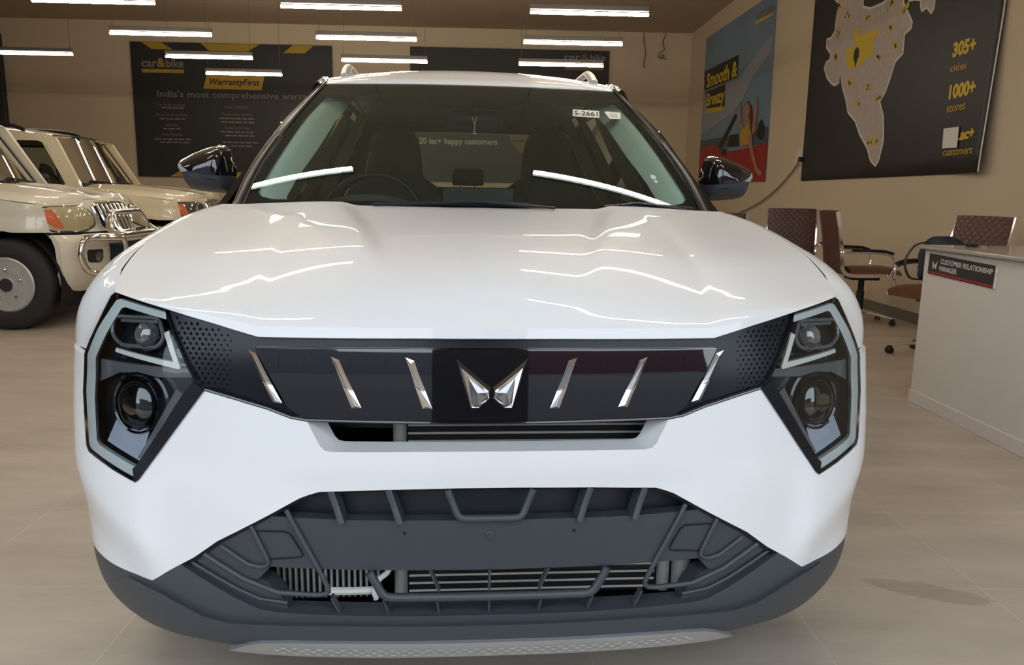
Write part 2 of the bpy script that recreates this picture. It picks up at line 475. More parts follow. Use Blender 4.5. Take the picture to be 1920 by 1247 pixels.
# ------------------------------------------------------------------ boards on the back wall
def fit_text(mb, body, x0, x1, z0, h, plane, bold=.012, shear=0, ext=.001):
    V, Fs = text_geo(body, 1.0, bold=bold, shear=shear, ext=ext)
    xs = [v[0] for v in V]; a, b = min(xs), max(xs)
    cap = .70
    return mb.add([plane(x0+(v[0]-a)/(b-a)*(x1-x0), z0+v[1]/cap*h, v[2]) for v in V], Fs)
def poly_on(mb, poly, plane, lift=0.0, thick=.002):
    P0 = [plane(a, z, lift) for a, z in poly]; P1 = [plane(a, z, lift+thick) for a, z in poly]
    n = len(poly)
    V = P0+P1
    tri, Fc = None, None
    V2, F2_ = cdt(poly, 10)
    base = [plane(a, z, lift+thick) for a, z in V2]
    mb.add(base, F2_)
    bk = [plane(a, z, lift) for a, z in V2]
    mb.add(bk, [f[::-1] for f in F2_])
    return mb.add(V, [(i, (i+1) % n, n+(i+1) % n, n+i) for i in range(n)])
def back_plane(base):
    return lambda x, z, l: (x, base-.004-l, z)
def board(name, label, x0, x1, z0, z1, parent_cat='board'):
    t = thing(name, label, parent_cat, ((x0+x1)/2, YB-.05, z0))
    t['group'] = 'dark boards on the back wall'
    return t
def local(parent, b, name, m, **k):
    # geometry given in room coordinates, stored relative to its parent empty
    o = b.build(name, m, parent, **k)
    o.matrix_parent_inverse = Matrix.Translation(-Vector(parent.location)) if not any(parent.rotation_euler) else Matrix.LocRotScale(parent.location, parent.rotation_euler, None).inverted()
    return o
def warranty_board():
    t = board('warranty_board', 'black warranty board with yellow chevrons on the back wall behind the cream cars', -7.03, -3.14, 1.34, 3.905)
    yb = YB-.055; P = lambda x, z, l: (x, yb-l, z)
    b = MB(); b.box((-5.085, YB-.035, 2.6225), (3.89, .04, 2.565)); local(t, b, 'board_panel', 'board_black', smooth=False)
    for q in ([(-6.81, 3.9), (-6.43, 3.9), (-6.21, 3.77), (-6.62, 3.77)], [(-5.67, 3.9), (-4.53, 3.9), (-4.77, 3.76), (-5.51, 3.76)], [(-3.89, 3.9), (-3.48, 3.9), (-3.67, 3.75), (-4.08, 3.75)], [(-6.40, 1.345), (-6.22, 1.45), (-5.0, 1.45), (-4.82, 1.345)]):
        b = MB(); poly_on(b, q, P); local(t, b, 'chevron_band', 'ink_gold', smooth=False)
    b = MB(); poly_on(b, [(-6.83, 3.33), (-6.02, 3.33), (-6.02, 3.40), (-6.83, 3.40)], P); local(t, b, 'logo_bar', 'ink_gold', smooth=False)
    b = MB(); fit_text(b, 'car', -6.83, -6.53, 3.44, .155, P, .02); local(t, b, 'logo_text', 'ink_grey', smooth=False); b = MB(); fit_text(b, 'bike', -6.36, -6.02, 3.44, .155, P, .02); local(t, b, 'logo_text', 'ink_grey', smooth=False)
    b = MB(); fit_text(b, '&', -6.53, -6.37, 3.44, .17, P, .02); local(t, b, 'logo_ampersand', 'ink_gold', smooth=False)
    b = MB(); poly_on(b, [(-5.66, 3.05), (-4.53, 3.04), (-4.46, 3.30), (-5.58, 3.31)], P); local(t, b, 'badge', 'ink_mustard', smooth=False)
    b = MB(); fit_text(b, 'WarrantyFirst', -5.54, -4.56, 3.13, .115, lambda x, z, l: P(x, z, l+.002), .02, shear=.2); local(t, b, 'badge_text', 'ink_black', smooth=False)
    b = MB(); fit_text(b, "India's most comprehensive warranty", -6.56, -3.36, 2.88, .12, P, .008); local(t, b, 'headline', 'ink_grey', smooth=False)
    for body, c, z, wd, h in (('Age of car', -6.31, 2.33, .25, .045), ('Total Benefits', -6.31, 2.14, .40, .045), ('YEAR 1 BENEFITS', -5.03, 2.68, .48, .05), ('Components covered', -5.03, 2.55, .60, .05), ('Duration of cover', -5.03, 2.29, .50, .05), ('Type of the coverage', -6.31, 2.71, .56, .045), ('No. of times covered', -6.31, 2.52, .62, .045)):
        b = MB(); fit_text(b, body, c-wd/2, c+wd/2, z, h, P, .012); local(t, b, 'table_heading', 'ink_dim', smooth=False)
    rnd = random.Random(3)
    for c, z, wd in ((-6.31, 2.66, .34), (-6.31, 2.45, .46), (-6.31, 2.26, .34), (-6.31, 2.06, .70), (-6.31, 2.00, .5), (-5.03, 2.48, .68), (-5.03, 2.41, .62), (-5.03, 2.22, .66), (-5.03, 2.15, .5), (-5.03, 2.02, .6), (-5.03, 1.95, .3), (-3.7, 2.5, .5), (-3.7, 2.4, .6)):
        x = c-wd/2; b = MB()
        while x < c+wd/2:
            l = rnd.uniform(.05, .13); poly_on(b, [(x, z), (x+l, z), (x+l, z+.022), (x, z+.022)], P); x += l+.025
        local(t, b, 'small_print', 'ink_grey', smooth=False)
    b = MB()
    for q in ([(-6.9, 1.48), (-3.27, 1.48), (-3.27, 1.486), (-6.9, 1.486)], [(-6.9, 3.70), (-3.27, 3.70), (-3.27, 3.706), (-6.9, 3.706)], [(-6.9, 1.48), (-6.894, 1.48), (-6.894, 3.7), (-6.9, 3.7)], [(-3.276, 1.48), (-3.27, 1.48), (-3.27, 3.7), (-3.276, 3.7)]): poly_on(b, q, P)
    local(t, b, 'border_line', 'pillar_dark', smooth=False)
warranty_board()
def customer_board():
    t = board('customer_board', 'black board with grey lettering on the back wall behind the white car roof', -1.61, 2.31, 1.34, 3.925)
    P = lambda x, z, l: (x, YB-.055-l, z)
    b = MB(); b.box((.35, YB-.035, 2.6325), (3.92, .04, 2.585)); local(t, b, 'board_panel', 'board_black', smooth=False)
    b = MB(); fit_text(b, 'car', 1.42, 1.74, 3.745, .11, P, .012); local(t, b, 'logo_text', 'ink_grey', smooth=False); b = MB(); fit_text(b, 'bike', 1.93, 2.24, 3.745, .11, P, .012); local(t, b, 'logo_text', 'ink_grey', smooth=False)
    b = MB(); fit_text(b, '&', 1.75, 1.92, 3.745, .12, P, .012); local(t, b, 'logo_ampersand', 'ink_dim', smooth=False); b = MB(); poly_on(b, [(1.44, 3.55), (2.2, 3.55), (2.2, 3.61), (1.44, 3.61)], P); local(t, b, 'logo_bar', 'ink_dim', smooth=False)
    b = MB(); fit_text(b, '20 lac+ happy customers', -1.44, .12, 2.08, .115, P, .014); local(t, b, 'headline', 'ink_white', smooth=False)
    b = MB(); poly_on(b, [(.34, 2.31), (.74, 2.30), (.72, 2.1), (.69, 1.88), (.54, 1.97), (.40, 2.14)], P); local(t, b, 'shield_mark', 'ink_dim', smooth=False)
    b = MB(); fit_text(b, 'OVER', .42, .66, 2.14, .06, lambda x, z, l: P(x, z, l+.002), .01) if False else poly_on(b, [(.42, 2.13), (.68, 2.15), (.68, 2.19), (.42, 2.17)], lambda x, z, l: P(x, z, l+.002)); local(t, b, 'shield_line', 'board_black', smooth=False)
customer_board()

# ------------------------------------------------------------------ posters on the right wall
MAP = [(9.464, 3.385), (9.334, 3.308), (9.383, 3.177), (9.392, 3.036), (9.478, 2.981), (9.6, 2.987), (9.598, 2.88), (9.458, 2.783), (9.468, 2.736), (9.565, 2.719), (9.612, 2.652), (9.504, 2.521), (9.367, 2.438), (9.261, 2.4), (9.151, 2.417), (9.149, 2.536), (9.066, 2.367), (8.943, 2.211), (8.858, 2.062), (8.66, 1.951), (8.529, 1.804), (8.334, 1.657), (8.227, 1.519), (8.105, 1.456), (8.04, 1.511), (8.003, 1.625), (7.975, 1.709), (8.025, 1.953), (8.13, 2.106), (8.041, 2.18), (7.975, 2.283), (7.896, 2.45), (7.757, 2.508), (7.765, 2.682), (7.654, 2.713), (7.641, 2.775), (7.692, 2.838), (7.774, 2.92), (7.84, 2.988), (7.848, 3.094), (8.04, 3.167), (8.227, 3.102), (8.285, 3.095), (8.532, 3.1), (8.703, 3.153), (8.728, 3.275), (8.641, 3.484), (8.997, 3.77), (9.352, 3.763)]
NE = [(7.758, 2.976), (7.653, 2.965), (7.547, 2.937), (7.536, 2.881), (7.501, 2.829), (7.418, 2.843), (7.333, 2.775), (7.283, 2.813), (7.286, 2.887), (7.294, 2.987), (7.807, 3.085)]
MP = [(8.877, 2.846), (8.848, 2.954), (8.746, 2.956), (8.745, 2.867), (8.545, 2.851), (8.326, 2.851), (8.301, 2.804), (8.41, 2.732), (8.369, 2.61), (8.491, 2.587), (8.742, 2.522), (8.959, 2.555), (9.042, 2.784), (8.805, 2.743)]
DOTS = [(9.288, 3.267), (9.083, 3.161), (8.552, 3.011), (8.097, 3.032), (7.818, 2.904), (8.068, 2.814), (9.249, 2.985), (7.925, 2.624), (8.228, 2.544), (9.278, 2.706), (8.852, 2.378), (8.417, 2.299), (8.154, 2.151), (8.596, 2.134), (8.234, 1.71), (8.112, 1.72)]
PIN = [(8.762, 2.668)]
T305 = [(6.916, 2.344), (6.575, 2.339), (6.926, 2.453)]
TCIT = [(6.923, 2.22), (6.678, 2.213), (6.924, 2.298)]
T1000 = [(6.9, 1.994), (6.497, 1.994), (6.911, 2.104)]
TST = [(6.91, 1.88), (6.623, 1.881), (6.909, 1.953)]
TLAC = [(6.867, 1.632), (6.414, 1.639), (6.682, 1.716)]
TCUS = [(6.892, 1.514), (6.408, 1.512), (6.896, 1.579)]
PAPER = [(6.907, 1.746), (6.664, 1.742), (6.655, 1.572), (6.896, 1.576)]
S_OUT = [(15.083, 4.026), (11.434, 3.956), (11.312, 1.355), (15.03, 1.363)]
S_LOGO = [(12.285, 3.746), (11.472, 3.712), (12.242, 3.868)]
S_BAR = [(12.304, 3.674), (11.522, 3.661), (11.517, 3.695), (12.294, 3.722)]
S_B1 = [(15.084, 3.414), (13.016, 3.372), (13.005, 3.028), (14.973, 3.056)]
S_T1 = [(14.856, 3.096), (13.027, 3.054), (14.805, 3.333)]
S_B2 = [(14.891, 3.019), (13.67, 3.008), (13.625, 2.639), (14.733, 2.633)]
S_T2 = [(14.782, 2.761), (13.672, 2.732), (14.778, 2.978)]
S_Y = [(14.751, 2.717), (13.697, 2.647), (13.819, 2.583), (14.754, 2.635)]
S_SEA = [(15.076, 2.161), (13.584, 2.13), (11.382, 2.129), (11.361, 1.883), (15.093, 1.992)]
S_RED = [(15.096, 2.007), (14.126, 2.061), (13.862, 1.941), (13.18, 1.868), (12.167, 1.874), (11.334, 1.903), (11.312, 1.355), (15.067, 1.378)]
S_PIL = [(13.914, 1.965), (12.994, 2.458), (12.872, 2.413), (13.677, 1.936)]
S_DOOR = [(13.676, 1.931), (13.364, 1.927), (13.322, 1.812), (13.626, 1.826)]
S_TOR = [(12.683, 2.116), (12.458, 2.205), (12.253, 2.211), (12.076, 2.05), (12.07, 1.925), (12.624, 1.918)]
S_HAIR = [(12.488, 2.52), (12.378, 2.588), (12.191, 2.489), (12.075, 2.275), (12.052, 2.003), (12.268, 2.178), (12.415, 2.351)]
S_FACE = [(12.511, 2.453), (12.458, 2.551), (12.326, 2.548), (12.249, 2.427), (12.32, 2.32), (12.45, 2.343)]
S_NECK = [(12.47, 2.194), (12.45, 2.343), (12.249, 2.325), (12.178, 2.194), (12.332, 2.137)]
S_ARM1 = [(12.803, 2.6), (12.71, 2.602), (12.609, 2.275), (12.455, 2.193), (12.599, 2.157), (12.73, 2.262)]
S_ARM2 = [(12.004, 2.558), (11.948, 2.617), (11.896, 2.436), (11.921, 2.106), (12.047, 2.048), (12.091, 2.119)]
S_ARM3 = [(12.28, 2.064), (12.098, 2.052), (11.937, 1.794), (11.716, 1.561), (11.469, 1.488), (11.589, 1.436), (11.77, 1.496), (12.029, 1.73)]
S_SEAT = [(11.886, 2.037), (11.821, 2.209), (11.698, 2.259), (11.544, 2.142), (11.532, 1.969), (11.7, 1.958)]
S_CLOUD = [(15.165, 3.052), (12.93, 2.97), (11.922, 3.309), (11.492, 3.378), (11.479, 3.169), (12.312, 2.886), (12.629, 2.651), (13.228, 2.475), (15.042, 2.257)]
S_CAB = [(13.237, 2.131), (12.746, 2.121), (12.704, 1.927), (13.282, 1.948)]
OUTLET = [(3.95, 10.184, 1.731), (3.95, 9.947, 1.589), (3.95, 10.037, 1.612)]
CABLE = [(3.95, 10.037, 1.612), (3.95, 10.226, 1.512), (3.95, 10.652, 1.314), (3.95, 11.23, 1.119), (3.95, 11.893, 0.971), (3.95, 12.516, 0.859)]
def wall_text(mb, body, q, plane, bold=.02, shear=0.0):
    # q: lower left, lower right, upper left as (y, z) on the right wall
    V, Fs = text_geo(body, 1.0, bold=bold, shear=shear, ext=.001)
    xs = [v[0] for v in V]; a, b = min(xs), max(xs)
    o = Vector(q[0]); e1 = Vector(q[1])-o; e2 = Vector((0, (q[2][1]-o[1])))
    out = []
    for v in V:
        p = o+e1*((v[0]-a)/(b-a))+e2*(v[1]/.70)
        out.append(plane(p.x, p.y, v[2]))
    return mb.add(out, Fs)
def map_poster():
    t = thing('map_poster', 'big black poster with a pale country map and yellow counts on right wall', 'poster', (XR, 8.1, 1.35), 0, 'posters on the right wall')
    def curl(y, z):
        s = max(0, min(1, (7.0-y)/.75)); k = max(0, min(1, (2.6-z)/1.2))
        return .075*s*s*(.25+.75*k)
    W = lambda y, z, l: (XR-.012-l-curl(y, z), y, z)
    b = MB(); rows = []
    for j in range(18):
        z = 1.345+j/17*2.57
        rows.append([W(10.05+(6.26-10.05)*i/40, z+.012*(i/40), 0) for i in range(41)])
    b.grid(rows); local(t, b, 'poster_sheet', 'board_black', solid=.006, recalc=False)
    b = MB()
    for j in range(17):
        z0 = 1.36+j/17*2.57; z1 = 1.36+(j+1)/17*2.57
        b.add([W(6.258, z0, .001), W(6.25, z0, -.006), W(6.25, z1, -.006), W(6.258, z1, .001)], [(0, 1, 2, 3)])
    local(t, b, 'sheet_edge', 'paper', smooth=False, solid=.002)
    b = MB()
    cm = Vector((sum(p[0] for p in MAP)/len(MAP), sum(p[1] for p in MAP)/len(MAP)))
    poly_on(b, MAP, W, .001); poly_on(b, NE, W, .001); local(t, b, 'map_border', 'map_edge', smooth=False)
    b = MB()
    def shrink(P, d):
        out = []
        n = len(P)
        area = sum(P[i][0]*P[(i+1) % n][1]-P[(i+1) % n][0]*P[i][1] for i in range(n))
        sg = 1 if area > 0 else -1
        for i in range(n):
            a, p, c = Vector(P[i-1]), Vector(P[i]), Vector(P[(i+1) % n])
            n1 = Vector((-(p-a).y, (p-a).x)).normalized(); n2 = Vector((-(c-p).y, (c-p).x)).normalized()
            m_ = (n1+n2); m_ = m_.normalized() if m_.length > .1 else n1
            q = p+m_*d*sg; out.append((q.x, q.y))
        return out
    poly_on(b, shrink(MAP, .026), W, .003); poly_on(b, shrink(NE, .022), W, .003); local(t, b, 'map_land', 'map_land', smooth=False)
    b = MB(); poly_on(b, MP, W, .005); local(t, b, 'map_region', 'ink_yellow', smooth=False)
    rnd = random.Random(5)
    for (y, z) in DOTS:
        b = MB()
        for k in range(6):
            r = rnd.uniform(.012, .03); cy = y+rnd.uniform(-.07, .07); cz = z+rnd.uniform(-.05, .05)
            poly_on(b, [(cy+r*math.cos(a*1.047), cz+r*math.sin(a*1.047)) for a in range(6)], W, .005)
        local(t, b, 'map_patch', 'ink_yellow', smooth=False)
        b = MB(); poly_on(b, [(y+.022*math.cos(a*.785), z+.018*math.sin(a*.785)) for a in range(8)], W, .0072); local(t, b, 'map_dot', 'ink_dim', smooth=False)
    b = MB(); y, z = PIN[0]; poly_on(b, [(y+.065*math.cos(a*.52), z+.075*math.sin(a*.52)) for a in range(12)], W, .0072); poly_on(b, [(y-.03, z-.06), (y+.03, z-.06), (y, z-.14)], W, .0072)
    local(t, b, 'map_pin', 'ink_black', smooth=False)
    W3 = lambda y, z, l: W(y, z, l+.003)
    for body, q in (('305+', T305), ('1000+', T1000), ('20 Lac+', [(6.91, 1.632), (6.414, 1.639), (6.9, 1.716)])):
        b = MB(); wall_text(b, body, q, W3, .045); local(t, b, 'count_text', 'ink_yellow', smooth=False)
    for body, q in (('cities', [TCIT[0], TCIT[1], (0, TCIT[2][1]-.02)]), ('stores', TST), ('customers', TCUS)):
        b = MB(); wall_text(b, body, q, W3, .01); local(t, b, 'caption_text', 'ink_mustard', smooth=False)
    b = MB(); poly_on(b, PAPER, W, .012, .002); tag(b.build('paper_note', 'paper', smooth=False), 'small blank white paper stuck on the black map poster', 'paper')
map_poster()
def car_poster():
    t = thing('convertible_poster', 'tall blue poster of a person in yellow top leaning from a red open car', 'poster', (XR, 13.2, 1.35), 0, 'posters on the right wall')
    L = lambda d: (lambda y, z, l: (XR-.010-l-d, y, z))
    b = MB(); poly_on(b, [(15.08, 1.36), (11.36, 1.355), (11.42, 3.96), (15.08, 4.0)], L(-.008), 0, .006); local(t, b, 'poster_sheet', 'poster_sky', smooth=False)
    k = 0
    for nm, P_, m in (('cloud', [p for p in S_CLOUD], 'poster_cloud'), ('sea', S_SEA, 'poster_sea'), ('seat_back', S_SEAT, 'ink_black'), ('car_cabin', S_CAB, 'ink_black'), ('car_body', S_RED, 'poster_red'), ('windshield_frame', S_PIL, 'ink_black'), ('door_gap', S_DOOR, 'ink_black'),
                     ('hair', S_HAIR, 'poster_hair'), ('face', S_FACE, 'poster_skin'), ('neck', S_NECK, 'poster_skin'), ('yellow_top', S_TOR, 'ink_mustard'), ('raised_arm', S_ARM1, 'poster_skin'), ('raised_arm', S_ARM2, 'poster_skin'), ('hanging_arm', S_ARM3, 'poster_skin')):
        k += 1
        P_ = [(min(15.07, max(11.38, y)), z) for y, z in P_]
        b = MB(); poly_on(b, P_, L(.0008*k), 0, .0008); local(t, b, nm, m, smooth=False)
    for q in (S_B1, S_B2): b = MB(); poly_on(b, [(min(15.07, y), z) for y, z in q], L(.001), 0, .002); local(t, b, 'slogan_block', 'ink_black', smooth=False)
    for body, q in (('Smooth &', S_T1), ('Breezy', S_T2)): b = MB(); wall_text(b, body, q, L(.004), .03); local(t, b, 'slogan_text', 'ink_yellow', smooth=False)
    b = MB(); poly_on(b, S_Y, L(.003), 0, .002); local(t, b, 'slogan_underline', 'ink_yellow', smooth=False)
    b = MB(); wall_text(b, 'car&bike', S_LOGO, L(.003), .02); local(t, b, 'logo_text', 'ink_grey', smooth=False)
    b = MB(); poly_on(b, S_BAR, L(.002), 0, .002); local(t, b, 'logo_bar', 'ink_yellow', smooth=False)
car_poster()
def outlet():
    t = thing('wall_socket', 'cream wall socket with a black plug beside the map poster', 'socket', (XR, 10.14, 1.62))
    b = MB(); b.box((XR-.008, 10.16, 1.65), (.016, .20, .20)); local(t, b, 'face_plate', 'socket', bevel=.004)
    b = MB(); b.box((XR-.035, 10.06, 1.615), (.05, .05, .06)); local(t, b, 'plug', 'outlet_dark', bevel=.008)
    pts = [(XR-.06, 10.04, 1.60)]+[(XR-.03, p[1], p[2]) for p in CABLE[1:]]+[(XR-.03, 13.3, .62), (XR-.03, 14.2, .3), (XR-.05, 14.8, .02), (XR-.3, 15.2, .012)]
    b = MB(); b.tube([tuple(p) for p in cr_curve(pts, 60)], .009, 6); tag(b.build('power_cable', 'wire'), 'thin grey cable drooping from the wall socket towards the white car', 'cable')
outlet()
# ------------------------------------------------------------------ the white car
_WZ = ([.15, .2, .25, .3, .35, .4, .5, .65, .8, .95, 1.1], [.83, .87, .895, .905, .908, .91, .917, .925, .925, .918, .9])
_YZ = ([.15, .2, .25, .32, .42, .55, .7, .8, .86, .95], [.10, .06, .035, .02, .02, .02, .035, .045, .06, .10])
def _ip(z, T): return sum(np.interp(z+d, *T) for d in (-.024, -.008, .008, .024))/4
def wz(z): return float(_ip(z, _WZ))
def plan(t): return .5*(1-(1-t**2.6)**(1/3))
RIDGE = ([0, .145, .296, .54, .676, .76], [.283, .283, .284, .279, .334, .36])
def F(x, z):
    ax = abs(x); t = min(ax/wz(z), .9992)
    y = float(_ip(z, _YZ)) + plan(t)
    # facet on the bumper corner, below a diagonal crease
    s_ = (ax-.84)*.544 - (z-.53)*.839
    if ax > .6: y -= .024*max(0, 1-(s_/.085 if s_ > 0 else -s_/.20))*smooth01((ax-.62)/.08)
    # crowned bar between the intake and the lower grille
    y += .009*smooth01((.605-z)/.035)*smooth01((.5-ax)/.2)*smooth01((z-.49)/.05)
    return y
def Fo(off=0.): return lambda x, z: (x, F(x, z)+off, z)
def FN(x, z):
    e = .004
    n = Vector(((F(x+e, z)-F(x-e, z))/(2*e), -1, (F(x, z+e)-F(x, z-e))/(2*e)))
    return n.normalized()
def at(x, z, off=0.):
    n = FN(x, z); xa = Vector((1, 0, 0)); xa = (xa-n*xa.dot(n)).normalized(); ya = n.cross(xa)
    m = Matrix((xa, ya, n)).transposed().to_4x4(); m.translation = Vector((x, F(x, z), z))-n*off
    return m
def xm(z): return .985*wz(z)
def mx(poly): return [(-x, z) for x, z in poly]
def spl(vs, P, v):
    P = [Vector(p) for p in P]; n = len(vs); i = 0
    while i < n-2 and v > vs[i+1]: i += 1
    h = vs[i+1]-vs[i]; t = (v-vs[i])/h
    def tan(k):
        if k == 0: return (P[1]-P[0])/(vs[1]-vs[0])
        if k == n-1: return (P[-1]-P[-2])/(vs[-1]-vs[-2])
        return (P[k+1]-P[k-1])/(vs[k+1]-vs[k-1])
    a, b = tan(i)*h, tan(i+1)*h
    return P[i]*(2*t**3-3*t*t+1)+a*(t**3-2*t*t+t)+P[i+1]*(3*t*t-2*t**3)+b*(t**3-t*t)

CAR = thing('car', 'white compact SUV facing the camera in the middle of the showroom', 'car', (.0084, 1.4177, 0), math.radians(2.861))

GR_TOP = [(0, .855), (.143, .855), (.301, .854), (.444, .853), (.534, .875), (.636, .897)]
GR_BOT = [(.571, .766), (.548, .751), (.492, .738), (.426, .721), (.381, .705), (.221, .700), (.077, .698), (0, .698)]

def car_bumper():
    side = [(xm(z), z) for z in (.79, .72, .64, .56, .50)]+[(.893, .455), (.884, .40), (.868, .36)]
    half = [(0, .6415), (.144, .6415), (.303, .640), (.318, .643), (.327, .652), (.352, .700), (.381, .704), (.426, .720), (.492, .737), (.546, .750), (.556, .744), (.690, .564), (.699, .558), (.708, .559), (.818, .595), (.826, .606), (.838, .713), (.834, .79)]
    half += side + [(.78, .352), (.68, .347), (.647, .371), (.585, .4105), (.533, .451), (.457, .495), (.398, .529), (.368, .546), (.350, .553), (.330, .559), (.199, .5645), (.053, .567), (0, .567)]
    b = MB(); patch(b, sym(half), Fo(0), .022, thick=(0, .022, 0))
    # sloping shelf down in to the slim intake
    o_ = [(0, .6415), (.144, .6415), (.303, .640), (.318, .643), (.327, .652), (.352, .700)]
    i_ = [(0, .664), (.144, .664), (.290, .663), (.300, .666), (.305, .672), (.322, .704)]
    rows = [[], [], []]
    O = [(-x, z) for x, z in o_[::-1]] + o_[1:]; I = [(-x, z) for x, z in i_[::-1]] + i_[1:]
    for (x0, z0), (x1, z1) in zip(dens(O, .03, False), dens(O, .03, False)): pass
    def lin(P, n):
        P = [Vector(p) for p in P]; L = [0]
        for k in range(1, len(P)): L.append(L[-1]+(P[k]-P[k-1]).length)
        out = []
        for k in range(n):
            s_ = L[-1]*k/(n-1); j = max(i for i in range(len(L)) if L[i] <= s_+1e-9); j = min(j, len(P)-2)
            out.append(P[j].lerp(P[j+1], (s_-L[j])/max(1e-9, L[j+1]-L[j])))
        return out
    A, B = lin(O, 61), lin(I, 61)
    rows = []
    for t in (0, .06, .5, 1):
        rows.append([(lerp(p.x, q.x, t), F(p.x, p.y)+.048*t+(0 if t == 0 else .001), lerp(p.y, q.y, t)-.018*t) for p, q in zip(A, B)])
    b.grid(rows)
    b.build('front_bumper', 'paint_white', CAR, ang=30)
car_bumper()

def car_lower():
    bot = [(.868, .36), (.884, .40), (.893, .455)]+[(xm(z), z) for z in (.50, .44, .38, .32, .27, .235)]+[(.845, .215), (.80, .203), (.70, .200), (.60, .198), (.53, .196), (.48, .20), (0, .205)]
    half = [(0, .302), (.138, .302), (.294, .303), (.42, .305), (.455, .310), (.50, .330), (.618, .392), (.640, .376), (.68, .347), (.78, .352)] + bot
    b = MB(); patch(b, sym(half), Fo(.002), .022, thick=(0, .03, 0))
    # raised lip below the ridge line
    rl = [(0, .283), (.145, .283), (.296, .284), (.42, .280), (.52, .276), (.57, .285), (.66, .325), (.74, .338)]
    lip = rl+[(.80, .30), (.80, .24), (.72, .212), (.60, .204), (.53, .200), (.48, .204), (0, .21)]
    lf = lambda x, z: (x, F(x, z)+.002-.011*smooth01((.80-abs(x))/.16)*smooth01((z-.19)/.03), z)
    patch(b, sym(lip), lf, .022, thick=(0, .012, 0))
    # belly behind the lip
    b.grid([[(x, F(x, .21)+.03, .205) for x in np.linspace(-.8, .8, 17)], [(x, .75, .22) for x in np.linspace(-.8, .8, 17)]])
    b.build('lower_bumper', 'plastic_dark', CAR, ang=32)
    half = [(0, .246), (.141, .246), (.287, .246), (.40, .242), (.455, .236), (.485, .226), (.532, .196), (.49, .196), (.292, .202), (0, .203)]
    b = MB(); patch(b, sym(half), Fo(-.020), .02, thick=(0, .024, 0))
    sk = b.build('skid_plate', 'silver', CAR, ang=32)
    # rows of small embossed lozenges along the plate
    b = MB()
    for r, z in enumerate((.2375, .231, .2245)):
        for k in range(-18, 19):
            x = k*.024+(.012 if r % 2 else 0)
            if abs(x) > .43: continue
            m = at(x, z, -.020)
            b.add([m @ Vector(p) for p in ((-.0085, 0, 0), (0, -.0024, .0013), (.0085, 0, 0), (0, .0024, .0013))], [(0, 1, 2), (0, 2, 3)])
    b.build('embossed_pattern', 'silver', sk, smooth=False, recalc=False)
car_lower()

def bar_on(b, a, c, wd, off, h=.02, n=8):
    # flat rib lying on the front surface between two (x, z) points
    a, c = Vector(a), Vector(c); d = (c-a).normalized(); p = Vector((-d.y, d.x))*wd/2
    rows = []
    for k in range(n+1):
        q = a.lerp(c, k/n)
        def P(e, o): return (q.x+p.x*e, F(q.x, q.y)+off+o, q.y+p.y*e)
        rows.append([P(-1, h), P(-1, .002), P(-.5, 0), P(.5, 0), P(1, .002), P(1, h)])
    b.grid(rows)
    for r in (rows[0], rows[-1]): b.add(r, [list(range(6))])
def path_on(b, pts, r, off, n=10, sq=1.0):
    P = []
    for i in range(len(pts)-1):
        a, c = Vector(pts[i]), Vector(pts[i+1]); k = max(1, int((c-a).length/.02))
        for j in range(k): P.append(a.lerp(c, j/k))
    P.append(Vector(pts[-1]))
    b.tube([(p.x, F(p.x, p.y)+off, p.y) for p in P], r, n, sq=sq)
